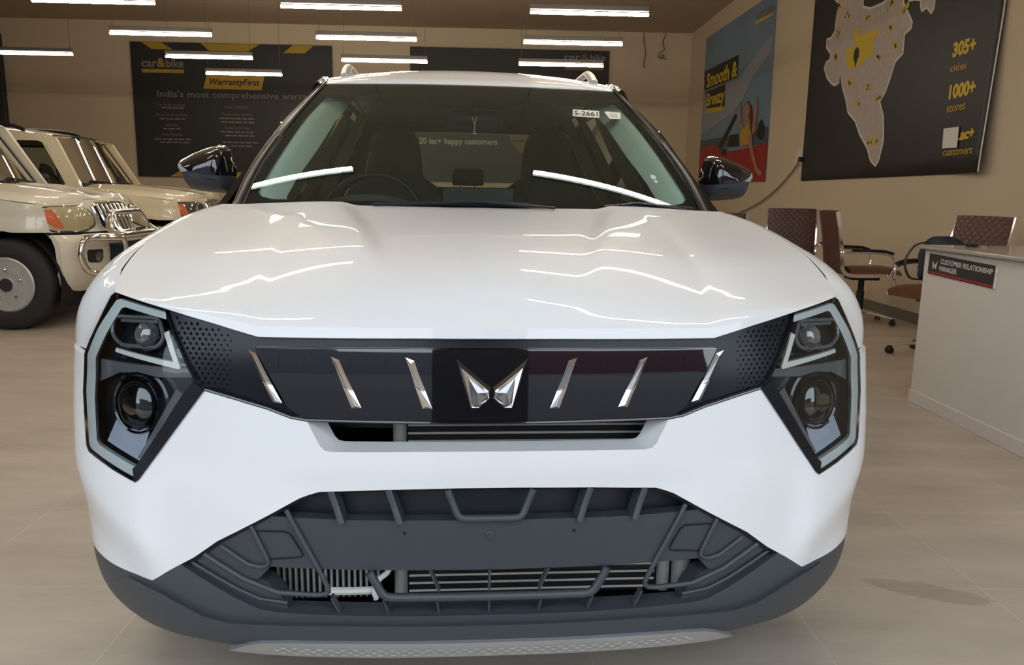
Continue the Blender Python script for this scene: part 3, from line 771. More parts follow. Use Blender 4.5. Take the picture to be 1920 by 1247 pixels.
def car_lower_grille():
    # dark surround strip that follows the white edge
    half = [(0, .570), (.053, .570), (.199, .568), (.333, .562), (.372, .549), (.46, .497), (.535, .454), (.59, .412), (.655, .370)]
    inner = [(0, .5585), (.053, .5585), (.199, .5565), (.326, .551), (.362, .539), (.452, .487), (.525, .444), (.578, .402), (.640, .360)]
    b = MB(); rows = []
    H = [(-x, z) for x, z in half[::-1]]+half[1:]; I = [(-x, z) for x, z in inner[::-1]]+inner[1:]
    rows.append([(x, F(x, z)+.004, z) for x, z in H]); rows.append([(x, F(x, z)+.012, z) for x, z in I]); rows.append([(x, F(x, z)+.10, z) for x, z in I])
    b.grid(rows)
    lg = b.build('lower_grille', 'satin_black', CAR, ang=30)
    # deep dark backing of the upper slot
    b = MB(); patch(b, sym([(0, .585), (.35, .585), (.52, .46), (.45, .46), (.42, .44), (0, .44)]), Fo(.055), .05)
    b.build('slot_backing', 'slot_dark', lg)
    # flat number plate panel and its wings
    half = [(0, .499), (.276, .500), (.43, .504), (.452, .499), (.533, .449), (.60, .404), (.55, .383), (.50, .362), (.455, .372), (.432, .398), (.29, .397), (0, .395)]
    b = MB(); patch(b, sym(half), Fo(.014), .022, thick=(0, .03, 0))
    pl = b.build('number_plate_panel', 'plastic_plate', lg, ang=30)
    b = MB()
    for s in (-1, 1):
        m = at(s*.165, .472, -.0005-.014+.0) if False else None
    for x, r in ((-.167, .0035), (.167, .0035)):
        n = FN(x, .474); c = Vector((x, F(x, .474)+.0135, .474))
        mt = at(x, .474); mt.translation = c
        b.lathe([(r, 0), (r, .0012)], 10, mt)
    b.build('screw_hole', 'void', pl)
    b = MB(); mt = at(0, .468); mt.translation = Vector((.0, F(0, .468)+.0135, .468))
    b.lathe([(.0095, 0), (.0095, .002), (.0075, .003), (.006, .001), (.003, .001), (.0025, .003), (0, .003)], 20, mt)
    b.build('clip_button', 'plastic_dark', pl)
    for s in (-1, 1):
        q = fillet([(.462, .472), (.392, .474), (.363, .422), (.436, .414)], .012)
        q = [(s*x, z) for x, z in q]
        b = MB(); P = [(x, F(x, z)+.0125, z) for x, z in dens(q, .02)]
        b.tube(P, .0016, 5, closed=True); b.build('tow_hook_cover', 'void', pl)
    # sloping cheeks either side of the lower slot
    for s in (-1, 1):
        q = [(.60, .404), (.635, .384), (.60, .378), (.50, .328), (.455, .309), (.40, .304), (.415, .335), (.44, .362), (.462, .368), (.50, .360), (.55, .381)]
        b = MB(); patch(b, [(s*x, z) for x, z in q], Fo(.020), .02, thick=(0, .05, 0)); b.build('grille_cheek', 'plastic_dark', lg, ang=30)
    # raised mouldings
    for s in (-1, 1):
        b = MB(); path_on(b, [(s*x, z) for x, z in ((.396, .519), (.335, .398), (.318, .361), (.317, .352), (.324, .346), (.34, .344), (.417, .346), (.487, .371), (.565, .4155))], .0052, .010); b.build('moulding_long', 'plastic_dark', lg)
        b = MB(); path_on(b, [(s*x, z) for x, z in ((.467, .484), (.437, .418), (.434, .408), (.440, .401), (.452, .398), (.475, .402), (.528, .436))], .0045, .010); b.build('moulding_short', 'plastic_dark', lg)
        b = MB(); path_on(b, [(s*x, z) for x, z in ((.40, .322), (.455, .327), (.50, .345), (.605, .398))], .0035, .014); b.build('moulding_low', 'plastic_dark', lg)
        b = MB(); bar_on(b, (s*.309, .559), (s*.288, .498), .012, -.001, .05); b.build('rib', 'plastic_dark', lg)
        b = MB(); bar_on(b, (s*.198, .563), (s*.176, .498), .012, -.001, .05); b.build('rib', 'plastic_dark', lg)
    b = MB(); path_on(b, [(-.084, .563), (-.066, .518), (-.060, .510), (-.05, .507), (.05, .507), (.060, .510), (.066, .518), (.084, .563)], .0075, .002); b.build('rib_centre', 'plastic_dark', lg)
    b = MB(); path_on(b, [(-.236, .396), (-.212, .352), (-.203, .345), (-.19, .343), (.19, .343), (.203, .345), (.212, .352), (.236, .396)], .0088, .005); b.build('lower_bar', 'plastic_dark', lg)
    for a, c in (((-.118, .397), (-.100, .352)), ((0, .397), (0, .352)), ((.118, .397), (.10, .352)), ((-.21, .336), (-.20, .304)), ((-.105, .336), (-.1, .304)), ((0, .336), (0, .304)), ((.105, .336), (.1, .304)), ((.21, .336), (.2, .304)), ((-.312, .338), (-.297, .304)), ((.312, .338), (.297, .304))):
        b = MB(); bar_on(b, a, c, .005, .008, .02, 3); b.build('fin', 'plastic_dark', lg)
    # floor of the lower slot
    b = MB(); b.grid([[(x, F(x, .303)+.004, .303) for x in np.linspace(-.46, .46, 25)], [(x, F(x, .303)+.05, .306) for x in np.linspace(-.46, .46, 25)], [(x, F(x, .303)+.07, .29) for x in np.linspace(-.46, .46, 25)]])
    b.build('slot_sill', 'plastic_dark', lg, recalc=False)
    # upper slim intake backing
    b = MB(); patch(b, sym([(0, .73), (.36, .73), (.36, .64), (0, .64)]), Fo(.16), .06); b.build('intake_backing', 'slot_dark', CAR)
car_lower_grille()

def car_radiators():
    b = MB(); b.box((.10, .165, .50), (.56, .02, .44))
    rad = b.build('radiator', 'slot_dark', CAR, smooth=False)
    b = MB()
    for k in range(25):
        z = .292+k*.0175
        b.tube([(-.165, .148, z), (.1, .148, z), (.365, .148, z)], .0026, 6)
    b.build('cooling_tubes', 'condenser', rad)
    for x in (-.182, .385):
        b = MB(); b.tube([(x, .150, .285), (x, .15, .5), (x, .150, .72)], .014, 12); b.build('end_tank', 'fins', rad)
    b = MB(); b.tube([(.425, .15, .29), (.425, .15, .42)], .022, 12); b.build('receiver_tank', 'fins', rad)
    b = MB(); b.box((-.335, .17, .36), (.22, .02, .17)); ic = b.build('intercooler', 'slot_dark', CAR, smooth=False)
    b = MB()
    for k in range(18): b.box((-.437+k*.0122, .152, .362), (.0045, .02, .155))
    b.build('cooling_fins', 'fins', ic, smooth=False)
    b = MB(); b.tube([(-.335, .136, .302), (-.28, .134, .302), (-.228, .136, .302)], .0085, 8); b.build('lower_tank', 'trim_grey', ic)
    b = MB(); b.tube([tuple(p) for p in cr_curve([(-.205, .13, .43), (-.203, .125, .38), (-.207, .12, .352), (-.225, .12, .335), (-.235, .12, .31), (-.232, .12, .29)], 20)], .006, 8); b.build('hose', 'trim_grey', CAR)
car_radiators()

def car_grille():
    half = GR_TOP+GR_BOT
    b = MB(); patch(b, sym(half), Fo(.012), .022, thick=(0, .03, 0))
    # little slits pressed in to both ends
    for s in (-1, 1):
        for r in range(16):
            z = .890-r*.0092
            for k in range(11):
                x = .632-k*.0125-(.0062 if r % 2 else 0)
                f = smooth01((x-.47)/.10)
                if not inside(np.array([(x+.006, z), (x-.006, z), (x, z+.01)]), half[2:-2]).all(): continue
                if f < .08: continue
                hh = .0036*(.35+.65*f); wd = .0034*(.4+.6*f)
                q = [(s*x-wd, z), (s*x, z-hh), (s*x+wd, z), (s*x, z+hh)]
                V = [(a, F(a, c)+.0118, c) for a, c in q]+[(s*x, F(s*x, z)+.0075, z)]
                b.add(V, [(0, 1, 4), (1, 2, 4), (2, 3, 4), (3, 0, 4)])
    g = b.build('grille', 'grille_black', CAR, ang=30, merge=False)
    PT = lambda x, z: (x, F(x, z)-.001-.055*(z-.70), z)
    half = [(0, .838), (.20, .838), (.448, .836), (.415, .776), (.386, .724), (.356, .704), (.2, .7015), (0, .7)]
    b = MB(); patch(b, sym(half), PT, .02, thick=(0, .014, 0))
    p = b.build('grille_panel', 'gloss_grille', g, ang=30)
    b = MB(); P = [(-x, z) for x, z in GR_BOT[:0:-1]]+GR_BOT[1:][::-1] if False else None
    low = [(.548, .7505), (.492, .7375), (.426, .7205), (.381, .7045), (.352, .7), (.221, .6985), (.077, .6965), (0, .6965)]
    path_on(b, [(-x, z) for x, z in low]+[(x, z) for x, z in low[-2::-1]], .0035, .002, 8); b.build('lower_trim', 'gloss_black', g)
    b = MB(); path_on(b, [(-.448, .8375), (-.2, .8395), (.2, .8395), (.448, .8375)], .0016, -.001, 6); b.build('upper_trim', 'chrome_dark', g)
    # chrome strokes
    for quad in ([(.462, .832), (.446, .826), (.397, .732), (.414, .732)], [(.304, .823), (.288, .817), (.247, .726), (.265, .725)], [(.164, .823), (.147, .817), (.113, .725), (.131, .725)]):
        for s in (-1, 1):
            q = [Vector((s*x, z)) for x, z in quad]; c = sum(q, Vector((0, 0)))/4
            b = MB()
            TL = lambda z: .055*(z-.70)
            top = [v.lerp(c, .06) for v in q]
            # roof-shaped: outer loop, inner ridge loop, a notch half way
            mid = []
            e = [(q[0]+q[1])/2, (q[2]+q[3])/2]
            r0 = e[0].lerp(e[1], .07); r1 = e[0].lerp(e[1], .56); r2 = e[0].lerp(e[1], .63); r3 = e[0].lerp(e[1], .94)
            R = [(v.x, F(v.x, v.y)-h-TL(v.y), v.y) for v, h in ((r0, .008), (r1, .0085), (r2, .006), (r3, .008))]
            def side(i, j, t): v = q[i].lerp(q[j], t); return (v.x, F(v.x, v.y)-.001-TL(v.y), v.y)
            A = [side(0, 3, t) for t in (0, .56, .63, 1)]; B_ = [side(1, 2, t) for t in (0, .56, .63, 1)]
            b.grid([A, R, B_]); b.add([A[0], R[0], B_[0], A[3], R[3], B_[3]], [(0, 1, 2), (3, 4, 5)])
            b.build('chrome_stroke', 'chrome_soft', g, smooth=False)
    for s in (-1, 1):
        out = [(.0685, .8215), (.002, .766), (.002, .746), (.0235, .7265), (.040, .7265)]
        inn = [(.045, .786), (.0105, .757), (.0105, .749), (.026, .7335), (.0355, .7335)]
        b = MB()
        def P3(l, o): return [(s*x, F(x, z)-o-.055*(z-.70), z) for x, z in l]
        mid = [tuple(Vector(a).lerp(Vector(c), .45)) for a, c in zip(out, inn)]
        A, B_, C = P3(out, .0008), P3(mid, .0105), P3(inn, .005)
        V = A+B_+C; Fs = []
        for i in range(5):
            j = (i+1) % 5; Fs += [(i, j, 5+j, 5+i), (5+i, 5+j, 10+j, 10+i)]
        b.add(V, Fs); w_ = b.build('emblem', 'chrome', g, smooth=False)
        b = MB(); c = (s*.0275, F(.0275, .757)-.0085-.055*.057, .757)
        b.add(C+[c], [(i, (i+1) % 5, 5) for i in range(5)]); b.build('emblem_facet', 'chrome_dark', w_, smooth=False)
car_grille()

HL = [(.757, .921), (.638, .897), (.571, .766), (.549, .751), (.692, .563), (.700, .558), (.709, .560), (.818, .596), (.826, .606), (.837, .713), (.833, .79), (.790, .866), (.766, .914)]
def car_headlight(s):
    S = lambda l: [(s*x, z) for x, z in l]
    b = MB(); patch(b, S(HL), Fo(.045), .025, thick=(0, -.044, 0))
    h = b.build('headlight', 'lamp_black', CAR, ang=30)
    def layer(name, poly, m, off, thick=.008, fil=0, step=.02):
        if fil: poly = fillet(poly, fil)
        b = MB(); patch(b, S(poly), Fo(off), step, thick=(0, thick, 0)); return b.build(name, m, h, ang=30)
    # lit-guide strip that frames the whole lamp
    drl = [(.636, .890), (.742, .909), (.752, .906), (.801, .866-.012), (.830, .792), (.834, .713), (.823, .610), (.815, .600), (.708, .566), (.704, .572), (.703, .585), (.792, .614), (.799, .622), (.806, .705), (.802, .788), (.738, .893), (.730, .895), (.634, .8775)]
    drl = [(.636, .890), (.744, .9085), (.754, .905), (.797, .845), (.8265, .79), (.831, .713), (.820, .609), (.813, .601), (.706, .5655), (.703, .571), (.702, .585), (.790, .6145), (.797, .622), (.804, .706), (.800, .788), (.770, .842), (.738, .891), (.730, .894), (.634, .8775)]
    layer('light_strip', drl, 'drl', .006, .012, step=.014)
    layer('light_strip_inner', [(.628, .856), (.6015, .787), (.605, .784), (.749, .8055), (.748, .813), (.6165, .797), (.638, .851)], 'drl_warm', .010, .008)
    layer('divider_band', [(.574, .768), (.584, .783), (.795, .783), (.800, .735), (.775, .748), (.745, .762), (.70, .768), (.655, .762)], 'lamp_grey', .022, .01)
    layer('bezel', [(.571, .7655), (.549, .7505), (.692, .5625), (.7, .5575), (.703, .585), (.697, .589), (.583, .752)], 'grille_black', -.004, .03)
    layer('reflector_panel', [(.672, .662), (.700, .652), (.738, .656), (.752, .668), (.775, .622), (.698, .594), (.694, .598)], 'lamp_chip', .018, .008)
    layer('side_fin', [(.612, .745), (.700, .600), (.690, .600), (.600, .735)], 'lamp_grey', .014, .01)
    # upper projector in a rounded shroud
    q = fillet([(.757, .874), (.652, .878), (.637, .842), (.652, .822), (.735, .820), (.760, .838)], .014)
    b = MB(); P = [(x*s, F(x, z)+.012, z) for x, z in dens(q, .015)]; b.tube(P, .0042, 8, closed=True); b.build('projector_shroud', 'lamp_grey', h)
    b = MB(); P = [(.735, .868), (.65, .871)]; path_on(b, S(P), .0035, .008, 8); b.build('shroud_brow', 'lamp_grey', h)
    m = at(s*.682, .849, .020)
    b = MB(); b.lathe([(.036, -.01), (.034, .004), (.030, .008)], 32, m, cap=False); b.build('projector_ring', 'gloss_black', h)
    b = MB(); b.lathe([(.030*math.cos(a), .026*math.sin(a)) for a in np.linspace(0, math.pi/2, 12)], 36, m); b.build('projector_lens', 'lens_clear', h)
    # lower round lamp
    m = at(s*.708, .706, .030)
    b = MB(); b.lathe([(.062, -.012), (.0615, .010), (.0585, .020), (.0545, .018), (.050, .004), (.049, -.01)], 48, m, cap=False); b.build('lamp_ring', 'gloss_black', h)
    b = MB(); b.lathe([(.070, -.012), (.068, .000), (.063, .003)], 48, m, cap=False); b.build('lamp_collar', 'lamp_black', h)
    b = MB(); b.lathe([(.050*math.cos(a), .013+.020*math.sin(a)) for a in np.linspace(0, math.pi/2, 14)], 48, m); b.build('lamp_lens', 'lens_ball', h)
    b = MB(); patch(b, S([(x, z) for x, z in HL]), Fo(-.0015), .022); b.build('lens_cover', 'lens_cover', h, ang=60)
car_headlight(-1); car_headlight(1)

# ---- hood
HC0 = [(0, .857), (.143, .857), (.301, .856), (.444, .855), (.534, .877), (.636, .899), (.755, .922)]
HEv = [0, .03, .08, .19, .31, .50, .70, .85, 1]
HE = [(.755, .205, .922), (.766, .236, .930), (.777, .28, .939), (.791, .36, .961), (.796, .46, .991), (.797, .6, 1.019), (.792, .75, 1.047), (.773, .85, 1.067), (.742, .95, 1.086)]
HKv = [0, .06, .14, .25, .42, .66, 1]
HK = [(0, .058, .892), (0, .105, .935), (0, .165, .968), (0, .257, 1.0005), (0, .41, 1.0325), (0, .61, 1.0615), (0, .862, 1.0895)]
def poly1(P, t):
    L = [0]
    for k in range(1, len(P)): L.append(L[-1]+(Vector(P[k])-Vector(P[k-1])).length)
    s_ = t*L[-1]; j = max(i for i in range(len(L)-1) if L[i] <= s_+1e-9)
    return Vector(P[j]).lerp(Vector(P[j+1]), (s_-L[j])/(L[j+1]-L[j]))
def hood_front(s):
    p = poly1(HC0, s); return Vector((p.x, F(p.x, p.y)-.003, p.y))
def hood_feature(x, y):
    ax = abs(x); d = 0
    xi = np.interp(y, [.15, .3, .45, .6, .85], [.17, .205, .238, .272, .34])
    A = .010*smooth01((y-.16)/.2)
    r = smooth01((ax-xi)/.055); d += A*r*(1-smooth01((ax-xi-.08)/.30)*.9)
    # sharp outer crease from the lip corner to the shoulder
    xc = np.interp(y, [.07, .2, .4, .6], [.445, .56, .71, .80])
    q = max(0, 1-abs(ax-xc)/.10); d += .0012*q*smooth01((.62-y)/.3)*smooth01((y-.05)/.05)
    return d
def hood_pt(s, v):
    lipf = 1-smooth01((s-.55)/.42)
    lip = Vector((0, .021, .034))*lipf
    c0 = hood_front(s)+lip
    c1 = spl([0, .6, 1], [(0, .862, 1.0895), (.45, .895, 1.0895), (.742, .95, 1.086)], s)
    k = spl(HKv, HK, v); e = spl(HEv, HE, v)
    k0, k1, e0, e1 = Vector(HK[0]), Vector(HK[-1]), Vector(HE[0]), Vector(HE[-1])
    k = k + (hood_front(0)+Vector((0, .021, .034))-k0)*(1-v); e = e+(hood_front(1)-e0)*(1-v)
    k0 = hood_front(0)+Vector((0, .021, .034)); e0 = hood_front(1)
    p = k*(1-s)+e*s + c0*(1-v)+c1*v - (k0*(1-s)*(1-v)+e0*s*(1-v)+k1*(1-s)*v+e1*s*v)
    p.z += hood_feature(p.x, p.y)
    return p
def car_hood():
    ss = np.linspace(0, 1, 61); vs = np.concatenate([[0, .012, .03], np.linspace(.055, 1, 46)])
    rows = []
    for first in (0, .5):
        r = []
        for s in ss:
            lipf = 1-smooth01((s-.55)/.42)
            r.append(hood_front(s)+Vector((0, .007, .034))*lipf*first*1.15)
        rows.append(r)
    for v in vs: rows.append([hood_pt(s, v) for s in ss])
    full = [[Vector((-p.x, p.y, p.z)) for p in r[:0:-1]]+r for r in rows]
    # edge turned down at the front and sides
    b = MB(); b.grid(full)
    b.grid([full[0], [p+Vector((0, .012, -.004)) for p in full[0]]])
    b.grid([[r[-1] for r in full], [r[-1]+Vector((-.004, 0, -.02)) for r in full]]); b.grid([[r[0] for r in full], [r[0]+Vector((.004, 0, -.02)) for r in full]])
    b.build('hood', 'paint_white', CAR, ang=24)
car_hood()

# ---- fenders and body sides
def xs_at(y, z):
    t0 = float(_ip(z, _YZ)); d = (y-t0)/.5; w_ = wz(z)
    if d >= 1: return w_
    return w_*(max(0, 1-(1-max(0, d))**3))**(1/2.6)
def car_fender(s):
    edge = [(.757, .920), (.766, .914), (.791, .866), (.834, .791)]
    n = 14; rows = []
    ys = list(np.linspace(0, 1, 26))
    for j in range(n+1):
        a = j/n; p = poly1(edge, a); y0 = F(p.x, p.y); row = []
        for q in ys:
            y = y0+(1.02-y0)*q**1.3
            v = float(np.interp(y, [h_[1] for h_ in HE], HEv))
            e = spl(HEv, HE, v) if v > .02 else Vector(HE[0]); e = Vector((e.x+.003, y, e.z-.002))
            S_ = Vector((xs_at(y, .79), y, .79)); th = a*math.pi/2
            X_ = e.x+(S_.x-e.x)*math.sin(th); Z_ = S_.z+(e.z-S_.z)*math.cos(th)
            k = smooth01(q/.25)
            row.append((s*lerp(p.x, X_, k), y, lerp(p.y, Z_, k)))
        rows.append(row)
    b = MB(); b.grid(rows); b.build('fender', 'paint_white', CAR, ang=50)
ARCH = [(.82, .35, .375), (3.40, .35, .375)]
def arc(c, z, r, n=18, z0=.25):
    a0 = math.asin((z0-z)/r)
    return [(c-r*math.cos(a), z+r*math.sin(a)) for a in np.linspace(a0, math.pi-a0, n)]
def body_x(y, z):
    x = xs_at(y, z)
    if y > 3.4: x -= .12*((y-3.4)/.55)**2.2
    if z > .9: x -= .9*(z-.9)**1.3
    return x
def car_side(s):
    ff = lambda z: float(_ip(z, _YZ))+plan(.985)
    white = [(ff(.79), .785), (ff(.65), .65), (ff(.50), .50)]+[(.40, .46)]+arc(.82, .35, .43, 14, .43)[1:-1]+[(1.32, .43), (2.9, .43)]+arc(3.4, .35, .43, 14, .43)[1:-1]+[(3.88, .45), (3.93, .6), (3.93, .8), (3.91, .93), (3.88, 1.0), (2.4, 1.0), (1.10, .995), (1.03, .975), (1.03, .785)]
    b = MB(); patch(b, white, lambda y, z: (s*body_x(y, z), y, z), .05, thick=(-s*.02, 0, 0), out=(s, 0, 0)); b.build('body_side', 'paint_white', CAR, ang=30)
    black = [(ff(.5), .50), (ff(.3), .30), (ff(.25), .25), (.44, .25)]+arc(.82, .35, .375, 16, .25)[1:-1]+[(1.21, .25), (3.0, .25)]+arc(3.4, .35, .375, 16, .25)[1:-1]+[(3.80, .27), (3.88, .45)]+arc(3.4, .35, .43, 14, .43)[1:-1][::-1]+[(2.9, .43), (1.32, .43)]+arc(.82, .35, .43, 14, .43)[1:-1][::-1]+[(.40, .46)]
    b = MB(); patch(b, black, lambda y, z: (s*(body_x(y, z)+.004), y, z), .05, thick=(-s*.06, 0, 0), out=(s, 0, 0)); b.build('wheel_arch_cladding', 'plastic_dark', CAR, ang=30)
for s in (-1, 1): car_fender(s); car_side(s)
def car_under():
    b = MB(); b.box((0, 2.2, .33), (1.15, 3.2, .14)); b.box((0, .46, .42), (1.3, .5, .28)); b.box((0, 1.02, .72), (1.62, .05, .62))  # plain dark boxes put in to block light through the hollow body
    b.box((0, 3.2, .55), (1.5, 1.2, .1)); b.build('underbody', 'void', CAR, smooth=False)
    # cargo end
    b = MB(); rows = []
    for z, y in ((.28, 3.80), (.45, 3.93), (.8, 3.95), (1.05, 3.90)):
        rows.append([(x, y-.09*(abs(x)/.8)**3, z) for x in np.linspace(-.78, .78, 19)])
    b.grid(rows); b.build('tailgate', 'paint_white', CAR, solid=.03)
car_under()

def wheel(parent, x, y, s, R, wd, rim_m, name='wheel', steel=False):
    # wheel with its axle along x, outer face towards s
    m = Matrix.Translation((x, y, R)) @ Matrix.Rotation(s*math.pi/2, 4, 'Y')
    rr = R*.64 if not steel else R*.60
    b = MB(); b.lathe([(rr, -wd/2), (R-.03, -wd/2), (R-.008, -wd/2+.02), (R, -wd/2+.05), (R, wd/2-.05), (R-.008, wd/2-.02), (R-.03, wd/2-.002), (rr+.04, wd/2+.004), (rr+.01, wd/2-.004), (rr, wd/2-.012)], 56, m, cap=False)
    # tread grooves
    for k in range(44):
        a = 2*math.pi*k/44
        for h in (-1, 1):
            c = Vector(((R+.001)*math.cos(a+.03*h), (R+.001)*math.sin(a+.03*h), h*wd*.28))
            b.box(m @ c, (.012, .02, .02)) if False else None
    w_ = b.build(name, 'rubber', parent, ang=40)
    b = MB()
    if steel:
        b.lathe([(rr, wd/2-.014), (rr-.012, wd/2-.004), (rr-.02, wd/2-.02), (rr-.03, wd/2-.035), (rr*.72, wd/2-.04), (rr*.62, wd/2-.012), (rr*.45, wd/2-.012), (rr*.38, wd/2-.03), (rr*.26, wd/2-.03), (rr*.25, wd/2), (0, wd/2)], 56, m)
    else:
        b.lathe([(rr, wd/2-.012), (rr-.015, wd/2-.004), (rr-.03, wd/2-.04), (rr-.04, wd/2-.07), (0, wd/2-.07)], 48, m)
        for k in range(5):
            a = 2*math.pi*k/5
            for d in (-.16, .16):
                P = [m @ Vector((r*math.cos(a+d*e), r*math.sin(a+d*e), wd/2-.025+.01*(1-r/rr))) for r, e in ((.045, .6), (rr*.55, .8), (rr-.012, 1.1))]
                b.tube(P, .014, 6)
        b.lathe([(.055, wd/2-.03), (.05, wd/2-.008), (0, wd/2-.006)], 24, m)
    rim = b.build('rim', rim_m, w_, ang=30)
    if steel:
        for k in range(12):
            a = 2*math.pi*(k+.5)/12
            c = m @ Matrix.Translation((rr*.80*math.cos(a), rr*.80*math.sin(a), wd/2-.040))
            b = MB(); b.lathe([(.013, 0), (.013, .020)], 12, c); b.build('vent_hole', 'void', rim)
        for k in range(5):
            a = 2*math.pi*k/5
            c = m @ Matrix.Translation((rr*.53*math.cos(a), rr*.53*math.sin(a), wd/2-.014))
            b = MB(); b.lathe([(.011, 0), (.011, .014), (.006, .018), (0, .018)], 6, c); b.build('lug_nut', 'chrome_dark', rim, smooth=False)
        b = MB(); b.lathe([(rr*.25, wd/2-.004), (rr*.22, wd/2+.012), (0, wd/2+.014)], 24, m); b.build('hub_cap', 'rubber', rim)
    return w_
for y in (.82, 3.40):
    for s in (-1, 1): wheel(CAR, s*.775, y, s, .335, .215, 'alloy')
# ---- glasshouse of the white car
def WS(x, z, o=0.): return .86+1.54*(z-1.09)+.5*(z-1.09)**2+(.26-.1*(z-1.09))*x*x+o
def Wo(o=0.): return lambda x, z: (x, WS(x, z, o), z)
GL = [(0, 1.070), (.40, 1.072), (.70, 1.080), (.703, 1.10), (.662, 1.287), (.585, 1.495), (.570, 1.520), (.555, 1.5245), (.30, 1.5255), (0, 1.5255)]
GIN = [(0, 1.418), (.085, 1.419), (.099, 1.423), (.141, 1.448), (.165, 1.466), (.190, 1.474), (.30, 1.472), (.525, 1.468), (.555, 1.464), (.570, 1.448), (.606, 1.305), (.643, 1.178), (.655, 1.137), (.654, 1.121), (.638, 1.110), (.604, 1.1035), (.45, 1.1025), (0, 1.1025)]
def ws_normals(o):
    me = o.data; N = []
    for v in me.vertices:
        x, z = v.co.x, v.co.z; dz = z-1.09
        N.append(Vector((2*(.26-.1*dz)*x, -1, 1.54+dz-.1*x*x)).normalized())
    sg = 1 if me.polygons and sum(p.normal.dot(Vector((0, -1, 1))) for p in me.polygons) > 0 else -1
    me.normals_split_custom_set_from_vertices([n*sg for n in N])
def car_windshield():
    b = MB(); patch(b, sym(GL), Wo(0), .035); g = b.build('windshield', 'glass_front', CAR, ang=180); ws_normals(g)
    b = MB(); patch(b, sym(GL), Wo(.003), .03, holes=[sym(GIN)]); ws_normals(b.build('black_border', 'gloss_black', g, ang=180))
    for s in (-1, 1):
        q = [(.10, 1.423), (.141, 1.448), (.165, 1.466), (.190, 1.474), (.30, 1.472), (.525, 1.468), (.555, 1.464), (.570, 1.448), (.575, 1.428), (.54, 1.442), (.30, 1.448), (.19, 1.449), (.16, 1.438)]
        b = MB(); patch(b, [(s*x, z) for x, z in q], Wo(.004), .03); b.build('shade_band', 'shade_blue', g, ang=60)
    b = MB(); q = [(.357, 1.432), (.455, 1.430), (.447, 1.401), (.349, 1.403)]
    patch(b, q, Wo(-.001), .1); st = b
    b.m = 1
    fit = text_geo('S-2661', 1.0, bold=.03, ext=0.0)
    xs = [v[0] for v in fit[0]]; x0, x1 = min(xs), max(xs)
    V = []
    for v in fit[0]:
        u = .05+.90*(v[0]-x0)/(x1-x0); t = .2+.62*v[1]/.7
        x = lerp(lerp(.349, .447, u), lerp(.357, .455, u), t); z = lerp(lerp(1.403, 1.401, u), lerp(1.432, 1.430, u), t)
        V.append((x, WS(x, z)-.002, z))
    b.add(V, fit[1]); o = b.build('number_sticker', ['sticker_white', 'ink_black'], g, smooth=False, recalc=False); o['label'] = 'white sticker with black stock number'
    b = MB(); patch(b, [(.474, 1.427), (.485, 1.430), (.536, 1.4265), (.527, 1.400), (.486, 1.399)], Wo(-.001), .1); b.m = 1
    for k in range(3):
        z = 1.421-.006*k; patch(b, [(.490, z), (.521, z-.001), (.521, z-.003), (.490, z-.002)], Wo(-.002), .1)
    o = b.build('fading_sticker', ['sticker_white', 'ink_grey'], g, smooth=False, recalc=False); o['label'] = 'crumpled pale sticker'
    # round decals low on the right
    b = MB()
    for x, z, r in ((.566, 1.190, .0095), (.570, 1.176, .006)):
        patch(b, [(x+r*math.cos(a), z+r*.8*math.sin(a)) for a in np.linspace(0, 2*math.pi, 13)[:-1]], Wo(-.001), .1)
    b.build('round_decal', 'trim_cool', g, smooth=False)
    # cowl and wipers
    b = MB(); b.grid([[(x, .80+.19*(x/.73)**2*.9, 1.062) for x in np.linspace(-.72, .72, 21)], [(x, WS(x, 1.08)-.004, 1.081) for x in np.linspace(-.72, .72, 21)]]); b.build('cowl', 'satin_black', CAR, solid=.01, recalc=False)
    def wiper(pts, arm):
        b = MB(); b.tube([(x, WS(x, z)-.016, z) for x, z in pts], .0055, 6); w_ = b.build('wiper', 'satin_black', CAR)
        b = MB(); b.tube([(x, WS(x, z)-.028, z) for x, z in arm], .007, 6, sq=.6); b.build('wiper_arm', 'satin_black', w_)
    wiper([(-.30, 1.094), (-.15, 1.1005), (0, 1.102), (.145, 1.099)], [(-.10, 1.1015), (-.02, 1.106), (.03, 1.104), (.22, 1.092)])
    wiper([(.37, 1.0965), (.45, 1.103), (.56, 1.101), (.66, 1.093)], [(.42, 1.101), (.47, 1.108), (.52, 1.104), (.63, 1.09)])
mat('shade_blue', (.3, .4, .45), .2); glass('shade_blue', (.40, .52, .56), 1.3)
car_windshield()

